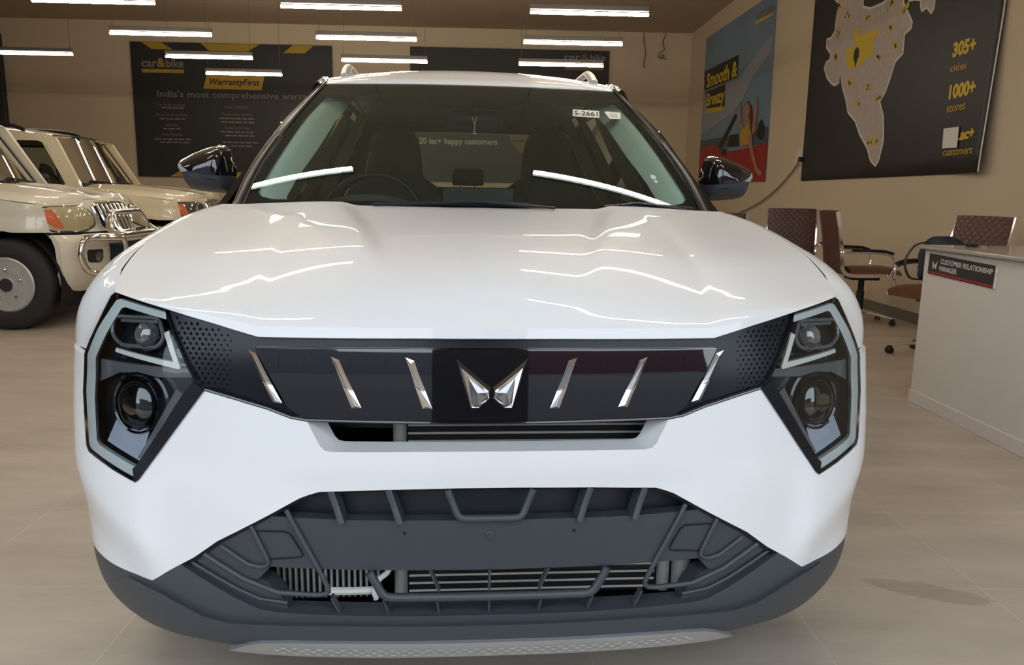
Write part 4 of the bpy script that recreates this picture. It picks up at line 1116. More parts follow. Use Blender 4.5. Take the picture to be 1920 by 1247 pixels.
PIL = [(.722, .97, 1.085), (.706, 1.16, 1.208), (.653, 1.42, 1.366), (.590, 1.69, 1.505), (.577, 1.735, 1.533)]
def car_pillars():
    for s in (-1, 1):
        C = cr_curve(PIL, 24); rows = []
        for p in C:
            rows.append([(s*(p.x-.036), WS(p.x-.036, p.z)-.003, p.z), (s*(p.x-.030), WS(p.x-.03, p.z)-.012, p.z+.002), (s*(p.x-.006), p.y-.006, p.z+.001), (s*p.x, p.y+.008, p.z), (s*(p.x+.006), p.y+.05, p.z-.012), (s*(p.x-.02), p.y+.07, p.z-.025)])
        b = MB(); b.grid(rows); b.build('a_pillar', 'pillar_gloss', CAR, ang=60)
        # light inner trim
        rows = []
        for x0, x1, z, o in ((.668, .575, 1.085, .06), (.668, .585, 1.12, .055), (.655, .566, 1.18, .05), (.615, .523, 1.28, .05), (.575, .490, 1.38, .05), (.540, .455, 1.45, .05), (.515, .43, 1.50, .055)):
            m_ = (x0+x1)/2
            rows.append([(s*x0, WS(x0, z)+.02, z), (s*(x0-.012), WS(x0, z)+.012, z), (s*m_, WS(m_, z)+o-.01, z), (s*x1, WS(x1, z)+o+.045, z-.01)])
        b = MB(); b.grid([[p for p in r] for r in rows]); b.build('inner_pillar_trim', 'trim_grey', CAR, ang=80)
car_pillars()

RZC = ([1.624, 1.7, 1.8, 1.95, 2.1, 2.3, 2.6, 3.0, 3.6, 3.75], [1.527, 1.566, 1.597, 1.623, 1.644, 1.660, 1.668, 1.660, 1.60, 1.58])
RZE = ([1.66, 1.72, 1.8, 1.95, 2.2, 2.8, 3.5, 3.75], [1.519, 1.535, 1.556, 1.583, 1.613, 1.618, 1.57, 1.545])
def sm_(y, T): return sum(float(np.interp(y+d, *T)) for d in (-.06, -.02, .02, .06))/4
def roof_xe(y): return float(np.interp(y, [1.6, 1.8, 2.3, 3.0, 3.75], [.546, .555, .588, .592, .56]))
def roof_z(x, y):
    t = min(1.05, abs(x)/roof_xe(y)); zc = sm_(y, RZC); ze = sm_(y, RZE)
    return zc-(zc-ze)*t**2.2
def car_roof():
    rows = []
    for v in np.linspace(0, 1, 40)**1.25:
        r = []
        for t in np.linspace(-1, 1, 41):
            x0 = t*.546; yf = WS(x0, 1.5255)+.003; y = yf+(3.74-yf)*v; x = t*roof_xe(y)
            r.append((x, y, roof_z(x, y) if v > 0 else max(1.523, min(1.5265, roof_z(x, y)))))
        rows.append(r)
    b = MB(); b.grid([[(p[0], p[1]+.012, p[2]-.02) for p in rows[0]], [(p[0], p[1]-.001, p[2]-.004) for p in rows[0]]]+rows); b.build('roof', 'paint_white', CAR, ang=40)
    for s in (-1, 1):
        rows = []; out = []
        for y in np.linspace(1.695, 3.74, 24):
            xe = roof_xe(y); ze = sm_(y, RZE)
            rows.append([(s*(xe-.001), y, ze+.001), (s*(xe+.012), y, ze-.004), (s*(xe+.022), y, ze-.001)])
            out.append([(s*(xe+.020), y, ze-.002), (s*(xe+.028), y, ze+.004), (s*(xe+.042), y, ze-.006), (s*(xe+.062), y, ze-.045), (s*(xe+.068), y, ze-.085)])
        b = MB(); b.grid(rows); b.build('roof_ditch_strip', 'gloss_black', CAR)
        b = MB(); b.grid(out); b.build('roof_side', 'paint_white', CAR, ang=60, recalc=False)
        # roof rail with a sloping foot
        b = MB(); P = []
        for y, up in ((1.86, .002), (1.92, .012), (2.0, .026), (2.08, .034), (2.2, .036), (2.7, .036), (3.2, .034), (3.42, .026), (3.52, .004)):
            x = roof_xe(y)-.062
            P.append((s*x, y, roof_z(x, y)+up))
        b.tube([tuple(p) for p in cr_curve(P, 40)], .019, 10, sq=.62); b.build('roof_rail', 'silver', CAR)
car_roof()
def gx(y, z): return .878-.56*(z-1.0)-(.10*((y-3.3)/.5)**2 if y > 3.3 else 0)
def car_windows():
    for s in (-1, 1):
        f = lambda o: (lambda y, z: (s*(gx(y, z)+o), y, z))
        out = [(1.16, .99), (3.86, .99), (3.80, 1.20), (3.66, 1.53), (1.82, 1.54), (1.70, 1.50), (1.45, 1.35)]
        holes = [fillet([(1.30, 1.02), (2.06, 1.02), (2.03, 1.49), (1.80, 1.497), (1.68, 1.44)], .03), fillet([(2.14, 1.02), (2.95, 1.02), (2.86, 1.485), (2.11, 1.492)], .03), fillet([(3.03, 1.03), (3.50, 1.10), (3.42, 1.38), (2.96, 1.44)], .04)]
        b = MB(); patch(b, out, f(0), .05, holes=holes, thick=(-s*.025, 0, 0), out=(s, 0, 0)); fr = b.build('door_frame', 'gloss_black', CAR, ang=30)
        for h in holes:
            b = MB(); patch(b, h, f(-.008), .08, out=(s, 0, 0)); b.build('side_window', 'glass_side', CAR, ang=60)
        # inside pillar covers and door seals, light grey
        for y0, y1, y2, y3, m in ((2.02, 2.13, 2.02, 2.12, 'trim_grey'), (2.93, 3.03, 2.85, 2.96, 'trim_grey'), (1.62, 1.645, 1.72, 1.74, 'trim_cool')):
            rows = []
            for t in np.linspace(0, 1, 9):
                z = lerp(.98, 1.525, t); ya = lerp(y0, y2, t); yb = lerp(y1, y3, t); o = -.045-.02*math.sin(t*math.pi)
                rows.append([(s*(gx(ya, z)-.025), ya, z), (s*(gx(ya, z)+o-.02), lerp(ya, yb, .3), z), (s*(gx(yb, z)+o-.02), lerp(ya, yb, .7), z), (s*(gx(yb, z)-.025), yb, z)])
            b = MB(); b.grid(rows); b.build('inner_pillar_cover', m, CAR, ang=70)
        rows = [[(s*(gx(y, 1.0)-.03), y, 1.01), (s*(gx(y, 1.0)-.09), y, 1.0), (s*(gx(y, 1.0)-.10), y, .60)] for y in np.linspace(1.1, 3.8, 10)]
        b = MB(); b.grid(rows); b.build('door_lining', 'seat_dark', CAR, recalc=False)
        b = MB(); rows = [[(s*(roof_xe(y)+.05), y, sm_(y, RZE)-.06), (s*(roof_xe(y)-.02), y, sm_(y, RZE)-.035)] for y in np.linspace(1.72, 3.7, 12)]
        b.grid(rows); b.build('roof_lining_edge', 'headliner', CAR, recalc=False)
    # headliner
    rows = [[(t*(roof_xe(y)-.01), y, roof_z(t*(roof_xe(y)-.01), y)-.030) for t in np.linspace(-1, 1, 15)] for y in np.linspace(1.70, 3.68, 18)]
    b = MB(); b.grid(rows); b.build('headliner', 'headliner', CAR, recalc=False)
    # sun visors folded up
    for s in (-1, 1):
        b = MB(); b.box((s*.29, 1.79, 1.525), (.36, .16, .016), Matrix.Rotation(.25, 3, 'X')); b.build('sun_visor', 'headliner', CAR, bevel=.006)
    # rear screen and its frame
    R_ = lambda o: (lambda x, z: (x, 3.885-.40*(z-1.0)-.10*(x/.7)**2+o, z))
    out = sym([(0, .98), (.76, .98), (.72, 1.15), (.60, 1.51), (.56, 1.56), (0, 1.585)])
    hole = sym(fillet([(0, 1.09), (.60, 1.10), (.655, 1.13), (.56, 1.45), (.50, 1.49), (0, 1.50)], [0, .02, .05, .04, .03, 0]))
    b = MB(); patch(b, out, R_(0), .06, holes=[hole], thick=(0, -.03, 0), out=(0, 1, 0)); b.build('tailgate_frame', 'gloss_black', CAR, ang=30)
    b = MB(); patch(b, hole, R_(-.01), .1, out=(0, 1, 0)); b.build('rear_window', 'glass_rear', CAR, ang=60)
car_windows()

# ---- inside the white car
def car_inside():
    rows = [[(x, y+.10*(x/.7)**2, z) for x in np.linspace(-.68, .68, 17)] for y, z in ((.93, 1.066), (1.15, 1.072), (1.40, 1.078), (1.50, 1.060), (1.54, .95), (1.50, .70))]
    b = MB(); b.grid(rows); d = b.build('dashboard', 'dash_dark', CAR, recalc=False)
    b = MB(); b.grid([[(-.375+.17*math.cos(a), y, 1.07+h*math.sin(a)) for a in np.linspace(0, math.pi, 13)] for y, h in ((1.32, .005), (1.40, .045), (1.50, .05), (1.52, .02))]); b.build('instrument_hood', 'dash_dark', d, recalc=False)
    b = MB(); b.box((.02, 1.47, 1.10), (.26, .02, .10), Matrix.Rotation(-.2, 3, 'X')); b.build('screen', 'satin_black', d, bevel=.006)
    m = Matrix.Translation((-.372, 1.66, 1.02)) @ Matrix.Rotation(math.radians(72), 4, 'X')
    b = MB(); b.tube([m @ Vector((.185*math.cos(a), .182*math.sin(a), 0)) for a in np.linspace(0, 2*math.pi, 41)[:-1]], .0145, 10, closed=True)
    sw = b.build('steering_wheel', 'satin_black', CAR)
    b = MB()
    for a in (0, math.pi, -math.pi/2): b.tube([m @ Vector((.05*math.cos(a), .05*math.sin(a), -.01)), m @ Vector((.12*math.cos(a), .12*math.sin(a), -.005)), m @ Vector((.18*math.cos(a), .18*math.sin(a), 0))], .016, 8, sq=.5)
    b.lathe([(.07, -.02), (.065, .01), (.04, .02), (0, .022)], 24, m); b.tube([m @ Vector((0, 0, -.02)), m @ Vector((0, 0, -.2))], .03, 10)
    b.build('wheel_hub', 'satin_black', sw)
    q = [(-.245, .50), (-.245, .95), (-.225, 1.10), (-.165, 1.175), (-.112, 1.205), (-.105, 1.30), (-.094, 1.36), (-.062, 1.405), (-.03, 1.422)]
    q = [(-.235, .52), (-.245, .95), (-.232, 1.08), (-.185, 1.155), (-.124, 1.195), (-.114, 1.30), (-.102, 1.360), (-.072, 1.402), (-.035, 1.424)]
    out = fillet(q+[(-x, z) for x, z in q[::-1]], .015, 3)
    seat = None
    for s in (-1, 1):
        b = MB(); puff(b, out, lambda x, z, d_: (x, 2.12+.24*(z-1.0)*.9-d_, z), .075, .10, .03, back=.05)
        sb = b.build('front_seat', 'seat_dark', CAR, ang=70); sb.location = (s*.34+.015, -.03, 0)
        b = MB(); b.box((0, 1.86, .55), (.50, .50, .16)); c = b.build('seat_cushion', 'seat_dark', sb, bevel=.05, seg=3)
    b = MB(); puff(b, fillet([(-.64, .55), (-.64, 1.12), (-.58, 1.16), (.58, 1.16), (.64, 1.12), (.64, .55)], .04), lambda x, z, d_: (x, 2.98+.2*(z-1)-d_, z), .07, .10, .05, back=.04)
    rs = b.build('rear_seat', 'seat_dark', CAR, ang=70)
    b = MB(); b.box((0, 2.72, .52), (1.24, .50, .16)); b.build('seat_cushion', 'seat_dark', rs, bevel=.05, seg=3)
    for x, wd in ((.016, .088), (-.40, .11), (.42, .11)):
        q = fillet([(x-wd, 1.168), (x-wd*.97, 1.252), (x-wd*.75, 1.262), (x+wd*.75, 1.262), (x+wd*.97, 1.252), (x+wd, 1.168)], .015)
        b = MB(); puff(b, q, lambda a, z, d_: (a, 3.02-d_, z), .05, .05, .02, back=.04); hr = b.build('headrest', 'seat_dark', rs, ang=70)
        b = MB()
        for k in (-.04, .04): b.tube([(x+k, 3.02, 1.10), (x+k, 3.02, 1.14), (x+k, 3.02, 1.19)], .006, 6)
        b.build('headrest_post', 'chrome', hr)
    b = MB(); puff(b, fillet([(-.097, 1.342), (-.100, 1.40), (-.07, 1.416), (.078, 1.416), (.108, 1.40), (.104, 1.342)], .02), lambda x, z, d_: (x, 1.475-d_, z+.003), .030, .03, .02, back=.004); rv = b.build('interior_mirror', 'satin_black', CAR, ang=60)
    b = MB(); b.tube([(.004, 1.445, 1.425), (.004, 1.455, 1.42), (.004, 1.47, 1.40)], .012, 8); b.build('mirror_stalk', 'satin_black', rv)
    b = MB(); b.box((.0, 1.545, 1.455), (.08, .05, .03), Matrix.Rotation(.6, 3, 'X')); b.build('sensor_cover', 'satin_black', rv, bevel=.01)
    b = MB(); b.box((0, 2.2, .43), (1.5, 3.0, .04)); b.build('cabin_floor', 'void', CAR, smooth=False)
car_inside()
def hanging_string():
    R = Matrix.Translation(CAR.location) @ Matrix.Rotation(CAR.rotation_euler.z, 4, 'Z')
    b = MB(); y = 1.428
    for P in ([(-.004, 1.392), (-.002, 1.380), (.004, 1.368), (.004, 1.348), (.006, 1.336)], [(.010, 1.392), (.008, 1.382), (.004, 1.369), (.003, 1.348), (.001, 1.338)], [(-.003, 1.337), (.004, 1.335), (.012, 1.336)]):
        b.tube([R @ Vector((x, y, z)) for x, z in P], .0017, 6)
    tag(b.build('string', 'paper'), 'white knotted string hanging from the inside mirror behind the windshield', 'string')
hanging_string()

# ---- door mirrors
MO = [(1.018, 1.205), (1.008, 1.224), (.965, 1.250), (.92, 1.267), (.875, 1.279), (.852, 1.277), (.838, 1.265), (.826, 1.228), (.820, 1.195), (.822, 1.172), (.826, 1.118), (.84, 1.114), (.90, 1.118), (.955, 1.123), (.980, 1.129), (.996, 1.150), (1.006, 1.183)]
def car_mirror(s):
    def cut(P): return [(s*x, z) for x, z in P]
    pl = lambda x, z, d_: (x, 1.43-d_+.25*(abs(x)-.82)*.3, z)
    up = [(1.006, 1.2265), (.965, 1.250), (.92, 1.267), (.875, 1.279), (.852, 1.277), (.838, 1.265), (.826, 1.228), (.820, 1.195), (.822, 1.173), (.899, 1.177), (.956, 1.1875), (.978, 1.202)]
    lo = [(.822, 1.172), (.826, 1.118), (.84, 1.114), (.90, 1.118), (.955, 1.123), (.980, 1.129), (.996, 1.150), (1.006, 1.183), (.956, 1.1865), (.899, 1.176)]
    ind = [(1.007, 1.184), (1.018, 1.205), (1.0065, 1.226), (.979, 1.2015), (.957, 1.187)]
    W_ = cut(MO)
    b = MB(); puff(b, cut(lo), pl, .105, .07, .012, back=.02, whole=W_); mr = b.build('side_mirror', 'plastic_dark', CAR, ang=50)
    b = MB(); puff(b, cut(up), pl, .107, .07, .012, back=.02, whole=W_); b.build('mirror_cap', 'gloss_black', mr, ang=50)
    b = MB(); puff(b, cut(ind), pl, .108, .07, .010, back=.02, whole=W_); b.build('turn_signal', 'trim_cool', mr, ang=50)
    b = MB(); b.tube([(s*.87, 1.44, 1.135), (s*.80, 1.42, 1.125), (s*.75, 1.36, 1.07)], [.028, .026, .035], 10, sq=.7); b.build('mirror_arm', 'satin_black', mr)
    b = MB(); P = [(s*.905, 1.1625), (s*.868, 1.158), (s*.866, 1.13)]
    D = edist(np.array(P), W_)
    b.tube([(x, 1.43-.105*math.sqrt(1-(1-min(1, d_/.07))**2)+.25*(abs(x)-.82)*.3-.0005, z) for (x, z), d_ in zip(P, D)], .0012, 5); b.build('flap_line', 'void', mr)
    b = MB(); b.add([(s*.84, 1.447, 1.13), (s*.985, 1.452, 1.14), (s*.99, 1.452, 1.20), (s*.88, 1.447, 1.26), (s*.84, 1.447, 1.25)], [(0, 1, 2, 3, 4)]); b.build('mirror_glass', 'chrome', mr, smooth=False)
car_mirror(-1); car_mirror(1)
# ------------------------------------------------------------------ the two older SUVs on the left
_SY = ([.25, .34, .45, .62, .70, .74, .78, .9, 1.0, 1.06], [.16, .08, .03, .02, .03, .06, .12, .15, .2, .26])
def F2(x, z, o=0.):
    t = min(abs(x)/.88, .9993)
    y = sum(np.interp(z+d, *_SY) for d in (-.02, -.007, .007, .02))/4+.42*(1-(1-t**3)**(1/3))
    return float(y)+o
def at2(x, z, off=0.):
    e = .004
    n = Vector(((F2(x+e, z)-F2(x-e, z))/(2*e), -1, (F2(x, z+e)-F2(x, z-e))/(2*e))).normalized()
    xa = Vector((1, 0, 0)); xa = (xa-n*xa.dot(n)).normalized(); ya = n.cross(xa)
    m = Matrix((xa, ya, n)).transposed().to_4x4(); m.translation = Vector((x, F2(x, z), z))-n*off
    return m
def suv(name, label, loc, paint, bar, clear, shift=0):
    T = thing(name, label, 'car', loc, math.radians(90), None)
    Fo2 = lambda o: (lambda x, z: (x, F2(x, z, o), z))
    # front bumper
    half = [(0, .735), (.30, .735), (.815, .748), (.812, .60), (.800, .43), (.76, .345), (.70, .305), (.60, .285), (0, .265)]
    b = MB(); patch(b, sym(half), Fo2(0), .03, thick=(0, .04, 0)); bp = b.build('front_bumper', paint, T, ang=35)
    b = MB(); patch(b, sym([(0, .66), (.30, .66), (.34, .52), (.28, .42), (0, .42)]), Fo2(-.004), .05, thick=(0, .02, 0)); b.build('air_intake', 'slot_dark', bp, ang=30)
    for s in (-1, 1):
        q = fillet([(.44, .62), (.63, .625), (.62, .52), (.47, .51)], .03)
        b = MB(); patch(b, [(s*x, z) for x, z in q], Fo2(-.003), .04, thick=(0, .02, 0)); fb = b.build('fog_lamp_recess', 'slot_dark', bp, ang=30)
        b = MB(); b.lathe([(.045, -.005), (.045, .008), (.02, .016), (0, .018)], 20, at2(s*.50, .56, 0)); b.build('fog_lamp', 'lens_clear', fb)
    # nose panel with the lamps and grille
    half = [(0, .755), (.80, .765), (.84, .80), (.835, .92), (.80, .985), (.70, 1.012), (.40, 1.02), (0, 1.02)]
    b = MB(); patch(b, sym(half), Fo2(.004), .03, thick=(0, .03, 0)); np_ = b.build('nose_panel', paint, T, ang=40)
    b = MB(); patch(b, sym([(0, .765), (.83, .775), (.83, .745), (0, .733)]), Fo2(.012), .05); b.build('bumper_gap', 'void', np_)
    for s in (-1, 1):
        q = fillet([(s*x, z) for x, z in [(.818, .958), (.74, .972), (.44, .975), (.335, .925), (.33, .81), (.52, .762), (.80, .768), (.828, .85)]], [.02, .03, .06, .05, .05, .08, .03, .03])
        b = MB(); patch(b, q, Fo2(-.004), .03, thick=(0, .02, 0)); hl = b.build('headlight', 'lamp_black', T, ang=30)
        c = Vector((sum(p[0] for p in q)/len(q), sum(p[1] for p in q)/len(q)))
        q2 = [tuple(c+(Vector(p)-c)*.93) for p in q]
        b = MB(); puff(b, q2, lambda x, z, d_: (x, F2(x, z)-.004-d_, z), .016, .05, .02, back=None); b.build('lens', clear, hl, ang=60)
        q3 = [(s*x, z) for x, z in [(.800, .942), (.745, .945), (.715, .80), (.765, .80), (.803, .85)]]
        b = MB(); patch(b, q3, Fo2(-.0225), .03, thick=(0, .01, 0)); b.build('amber_indicator', 'amber', hl, ang=40)
        b = MB(); b.lathe([(.095*math.cos(a), .014+.016*math.sin(a)) for a in np.linspace(0, math.pi/2, 8)], 30, at2(s*.50, .868)); b.build('lens_dome', 'lamp_yellowed' if bar else 'lens_clear', hl)
    q = fillet([(.23, .985), (.30, .965), (.285, .80), (.25, .755), (0, .745)], .02, closed=False)
    q = [(0, .992), (.24, .985), (.305, .955), (.290, .80), (.25, .755), (0, .745)]
    b = MB(); patch(b, sym(q), Fo2(-.004), .03, thick=(0, .02, 0)); gr = b.build('grille', 'slot_dark', T, ang=30)
    b = MB(); b.tube([(x, F2(x, z)-.012, z) for x, z in dens(sym(q), .04)], .013, 8, closed=True); b.build('chrome_surround', 'chrome', gr)
    for k in range(-3, 4):
        x = k*.075; b = MB(); b.tube([(x*1.02, F2(x, .975)-.016, .978), (x, F2(x, .87)-.022, .87), (x*.95, F2(x, .76)-.016, .758)], .020, 8, sq=.6); b.build('chrome_slat', 'chrome', gr)
    b = MB(); b.lathe([(.055, 0), (.05, .012), (.035, .012), (.03, .004), (0, .006)], 28, at2(0, .93, .024)); b.build('round_badge', 'chrome', gr)
    # bonnet and wings
    def hood(y):
        zc = np.interp(y, [.18, .26, .5, .8, 1.15, 1.42], [1.015, 1.065, 1.105, 1.135, 1.152, 1.150])
        k = np.interp(y, [.18, .3, .5], [.4, .8, 1.0])
        zs = np.interp(y, [.18, .30, .6, 1.15, 1.42], [.975, .985, 1.02, 1.07, 1.085])
        wd = np.interp(y, [.18, .25, .34, .45, 1.15], [.60, .74, .82, .855, .86])
        P = [(0, zc-.012), (.18, zc-.010), (.22, zc+.012*k), (.50, zc+.008*k), (.56, zc-.012), (.68, zc-.03), (.76, lerp(zc, zs, .5)), (.83, zs+.012), (.86, zs)]
        return [(x*wd/.86, y, z) for x, z in P]
    rows = []
    for y in np.linspace(.19, 1.42, 30):
        h = hood(y); yy = [F2(min(.8, p[0]), 1.0)+.01 if y < .2 else 0 for p in h]
        r = [(p[0], max(p[1], F2(min(p[0], .84), min(p[2], 1.06)) if p[1] < .5 else p[1]), p[2]) for p in h]
        rows.append([(-p[0], p[1], p[2]) for p in r[:0:-1]]+r)
    b = MB(); b.grid(rows); b.build('bonnet', paint, T, ang=50, subsurf=1)
    def sx(y, z):
        t0 = .12; d = max(0, min(1, (y-t0)/.42)); x = .88*(1-(1-d)**3)**(1/3)
        return x-(.6*(z-.95)**1.4 if z > .95 else 0)+(.018 if abs(y-.60) < .5 and z < .83 else 0)*smooth01((.5-abs(y-.60))/.2)
    a1 = arc(.60, .36, .42, 22, .30); a2 = arc(3.16, .36, .455, 20, .30)
    a1 = [p for p in a1 if not (p[0] < .6 and p[1] < .768)]
    for s in (-1, 1):
        poly = [(.262, .768), (.50, .768)]+a1+[(1.1, .28), (2.6, .28)]+a2+[(3.75, .30), (4.22, .38), (4.27, .7), (4.25, 1.10), (1.13, 1.10), (1.0, 1.062), (.6, 1.018), (.36, .985), (.30, .955)]
        b = MB(); patch(b, poly, lambda y, z: (s*sx(y, z), y, z), .05, thick=(-s*.03, 0, 0), out=(s, 0, 0)); b.build('body_side', paint, T, ang=35)
        for c, a in ((.60, .415), (3.16, .450)):
            full = arc(c, .36, a, 20, .16); b = MB(); b.grid([[(s*.85, y, z) for y, z in full], [(s*.50, y, z) for y, z in full]]); b.build('wheel_well', 'void', T, recalc=False)
        # upper side: pillars, with windows set in
        ux = lambda y, z: .855-.26*(z-1.08)-(.05*smooth01((1.6-y)/.5) if y < 1.6 else 0)*1.0
        f = lambda o: (lambda y, z: (s*(ux(y, z)+o), y, z))
        out = [(1.08, 1.08), (4.22, 1.08), (4.12, 1.66), (3.9, 1.72), (1.75, 1.715), (1.50, 1.695), (1.40, 1.66)]
        holes = [fillet([(1.27, 1.14), (2.10, 1.13), (2.10, 1.62), (1.58, 1.625), (1.49, 1.58)], [.02, .02, .04, .08, .05]), fillet([(2.20, 1.13), (3.02, 1.13), (3.02, 1.62), (2.20, 1.62)], .04), fillet([(3.14, 1.15), (4.02, 1.15), (3.95, 1.62), (3.14, 1.62)], .05)]
        b = MB(); patch(b, out, f(0), .06, holes=holes, thick=(-s*.04, 0, 0), out=(s, 0, 0)); cf = b.build('cabin_frame', paint, T, ang=35)
        for k, h in enumerate(holes):
            b = MB(); patch(b, h, f(-.022), .1, out=(s, 0, 0)); w_ = b.build('side_window', 'glass_side', T, ang=60)
            b = MB(); b.tube([(s*(ux(y, z)-.012), y, z) for y, z in dens(h, .06)], .012, 6, closed=True); b.build('window_seal', 'rubber', w_)
        b = MB(); b.box((s*.80, 1.60, 1.38), (.02, .02, .48)) if False else b.tube([(s*(ux(1.9, 1.14)-.03), 1.93, 1.12), (s*(ux(1.9, 1.62)-.03), 1.93, 1.63)], .018, 6); b.build('window_divider', 'rubber', T)
        # roof rail
        b = MB(); b.tube([tuple(p) for p in cr_curve([(s*.60, 1.78, 1.742), (s*.615, 1.95, 1.792), (s*.62, 2.4, 1.818), (s*.62, 3.2, 1.81), (s*.61, 3.8, 1.775), (s*.60, 3.95, 1.73)], 26)], .022, 8); b.build('roof_rail', 'satin_black', T)
        for y in (.60, 3.16): wheel(T, s*.755, y, s, .36, .235, 'steel_wheel', steel=True)
        # door mirror
        b = MB(); puff(b, fillet([(s*.90, 1.12), (s*1.06, 1.13), (s*1.06, 1.26), (s*.92, 1.27)], .03), lambda x, z, d_: (x, 1.42-d_, z), .07, .06, .02, back=.02); m_ = b.build('side_mirror', 'satin_black', T, ang=50)
        b = MB(); b.tube([(s*.80, 1.42, 1.12), (s*.92, 1.42, 1.16)], .02, 8); b.build('mirror_arm', 'satin_black', m_)
    # windscreen
    G = lambda o: (lambda x, z: (x, 1.045+.66*(z-1.13)+.13*(x/.7)**2+o, z))
    gl = sym([(0, 1.145), (.55, 1.150), (.715, 1.160), (.60, 1.655), (.55, 1.685), (0, 1.70)])
    b = MB(); patch(b, gl, G(0), .06); ws = b.build('windshield', 'glass_side', T, ang=60)
    inn = sym(fillet([(0, 1.185), (.55, 1.19), (.675, 1.20), (.570, 1.645), (.53, 1.66), (0, 1.672)], [0, .02, .03, .03, .02, 0]))
    b = MB(); patch(b, gl, G(.003), .06, holes=[inn]); b.build('black_border', 'rubber', ws)
    b = MB(); P = dens([(p[0], p[1]) for p in gl], .08); b.tube([(x, G(0)(x, z)[1], z) for x, z in P], .012, 6, closed=True); b.build('windshield_seal', 'rubber', ws)
    for x0, x1 in ((-.52, -.02), (.06, .55)):
        b = MB(); b.tube([(x0, G(-.02)(x0, 1.19)[1], 1.19), ((x0+x1)/2, G(-.02)((x0+x1)/2, 1.175)[1], 1.175), (x1, G(-.03)(x1, 1.16)[1], 1.155)], .009, 6); b.build('wiper', 'satin_black', T)
    b = MB(); b.grid([[(x, 1.14-.02, 1.135) for x in np.linspace(-.74, .74, 9)], [(x, G(.01)(x, 1.15)[1], 1.150) for x in np.linspace(-.74, .74, 9)]]); b.build('cowl', 'rubber', T, recalc=False)
    # a-pillars outside the glass and roof
    for s in (-1, 1):
        rows = []
        for z in np.linspace(1.10, 1.70, 8):
            x = np.interp(z, [1.10, 1.16, 1.655, 1.70], [.73, .715, .60, .585]); y = G(0)(x, z)[1]; uxx = .855-.26*(z-1.08)-.05*smooth01((1.6-y-.06)/.5)
            rows.append([(s*(x-.01), y-.004, z), (s*(x+.025), y-.006, z), (s*(uxx-.012), y+.02, z), (s*(uxx+.002), y+.075, z), (s*(uxx-.03), y+.10, z)])
        b = MB(); b.grid(rows); b.build('a_pillar', paint, T, ang=50)
    rows = []
    for y in np.linspace(0, 1, 16):
        r = []
        for t in np.linspace(-1, 1, 17):
            x = t*.70; yf = G(0)(x*.8, 1.69)[1]; yy = lerp(yf, 4.12, y)
            z = 1.692+.105*math.sin(min(1, y*3.2)*math.pi/2)*(1-.25*t*t) - .03*max(0, y-.6)-(.06*t**6)
            r.append((x, yy, z if y > 0 else 1.695-.03*t*t))
        rows.append(r)
    b = MB(); b.grid(rows); b.build('roof', paint, T, ang=60, recalc=False, solid=.01)
    b = MB(); b.grid([[(x, 4.24, .4) for x in (-.82, 0, .82)], [(x, 4.29, .8) for x in (-.82, 0, .82)], [(x, 4.26, 1.15) for x in (-.80, 0, .80)]]); b.build('rear_door', paint, T, solid=.03)
    b = MB(); b.add([(-.66, 4.22, 1.2), (.66, 4.22, 1.2), (.58, 4.13, 1.65), (-.58, 4.13, 1.65)], [(0, 1, 2, 3)]); b.build('rear_window', 'glass_side', T, smooth=False)
    # seats and insides
    b = MB(); b.box((0, 2.4, .36), (1.45, 3.0, .08)); b.box((0, .55, .55), (1.0, .7, .5)); b.box((0, 1.12, .8), (1.6, .06, .58)); b.build('underbody', 'void', T, smooth=False)
    b = MB(); b.grid([[(x, y, z) for x in np.linspace(-.72, .72, 9)] for y, z in ((1.10, 1.12), (1.35, 1.13), (1.45, 1.0), (1.45, .7))]); b.build('dashboard', 'dash_dark', T, recalc=False)
    for x, y in ((-.38, 2.05), (.38, 2.05), (-.38, 2.95), (.38, 2.95)):
        b = MB(); q = [(-.24, .6), (-.25, 1.0), (-.22, 1.16), (-.10, 1.22), (-.10, 1.36), (-.06, 1.40), (.06, 1.40), (.10, 1.36), (.10, 1.22), (.22, 1.16), (.25, 1.0), (.24, .6)]
        puff(b, q, lambda a, z, d_: (x+a, y+.25*(z-1)-d_, z), .08, .08, .05, back=.05); b.build('seat', 'seat_dark', T, ang=70)
    b = MB(); b.tube([(-.38+.17*math.cos(a), 1.62+.06*math.sin(a), 1.12+.16*math.sin(a)) for a in np.linspace(0, 2*math.pi, 25)[:-1]], .013, 8, closed=True); b.build('steering_wheel', 'satin_black', T)
    if bar:
        B = []
        def P3(pts, off=-.105): return [(x, min(F2(min(abs(x), .80), z), .18)+off, z) for x, z in pts]
        for s in (-1, 1):
            q = fillet([(.30, .705), (.74, .725), (.79, .60), (.74, .445), (.30, .43)], [.03, .08, .1, .08, .03])
            q = [(s*x, z) for x, z in q]
            b = MB(); b.tube(P3(dens(q, .05)), .027, 10, closed=True); B.append(b.build('side_loop', 'chrome', None))
        b = MB(); b.tube(P3(dens([(-.74, .727), (-.3, .725), (.3, .725), (.74, .727)], .06, False)), .030, 10); B.append(b.build('cross_tube', 'chrome', None))
        q = fillet([(-.42, .73), (-.27, .915), (.27, .915), (.42, .73)], [0, .06, .06, 0], closed=False)
        b = MB(); b.tube(P3(dens(q, .05, False), -.12), .027, 10); B.append(b.build('centre_hoop', 'chrome', None))
        b = MB(); b.tube(P3([(-.27, .73), (-.265, .80), (-.27, .88), (-.25, .91)], -.125), .027, 10); B.append(b.build('hoop_upright', 'chrome', None))
        b = MB(); b.tube(P3(dens([(-.5, .44), (0, .43), (.5, .44)], .06, False), -.10), .022, 10); B.append(b.build('lower_tube', 'chrome', None))
        b = MB()
        for s in (-1, 1): b.box((s*.32, .02, .56), (.05, .16, .20))
        B.append(b.build('mount_bracket', 'satin_black', None))
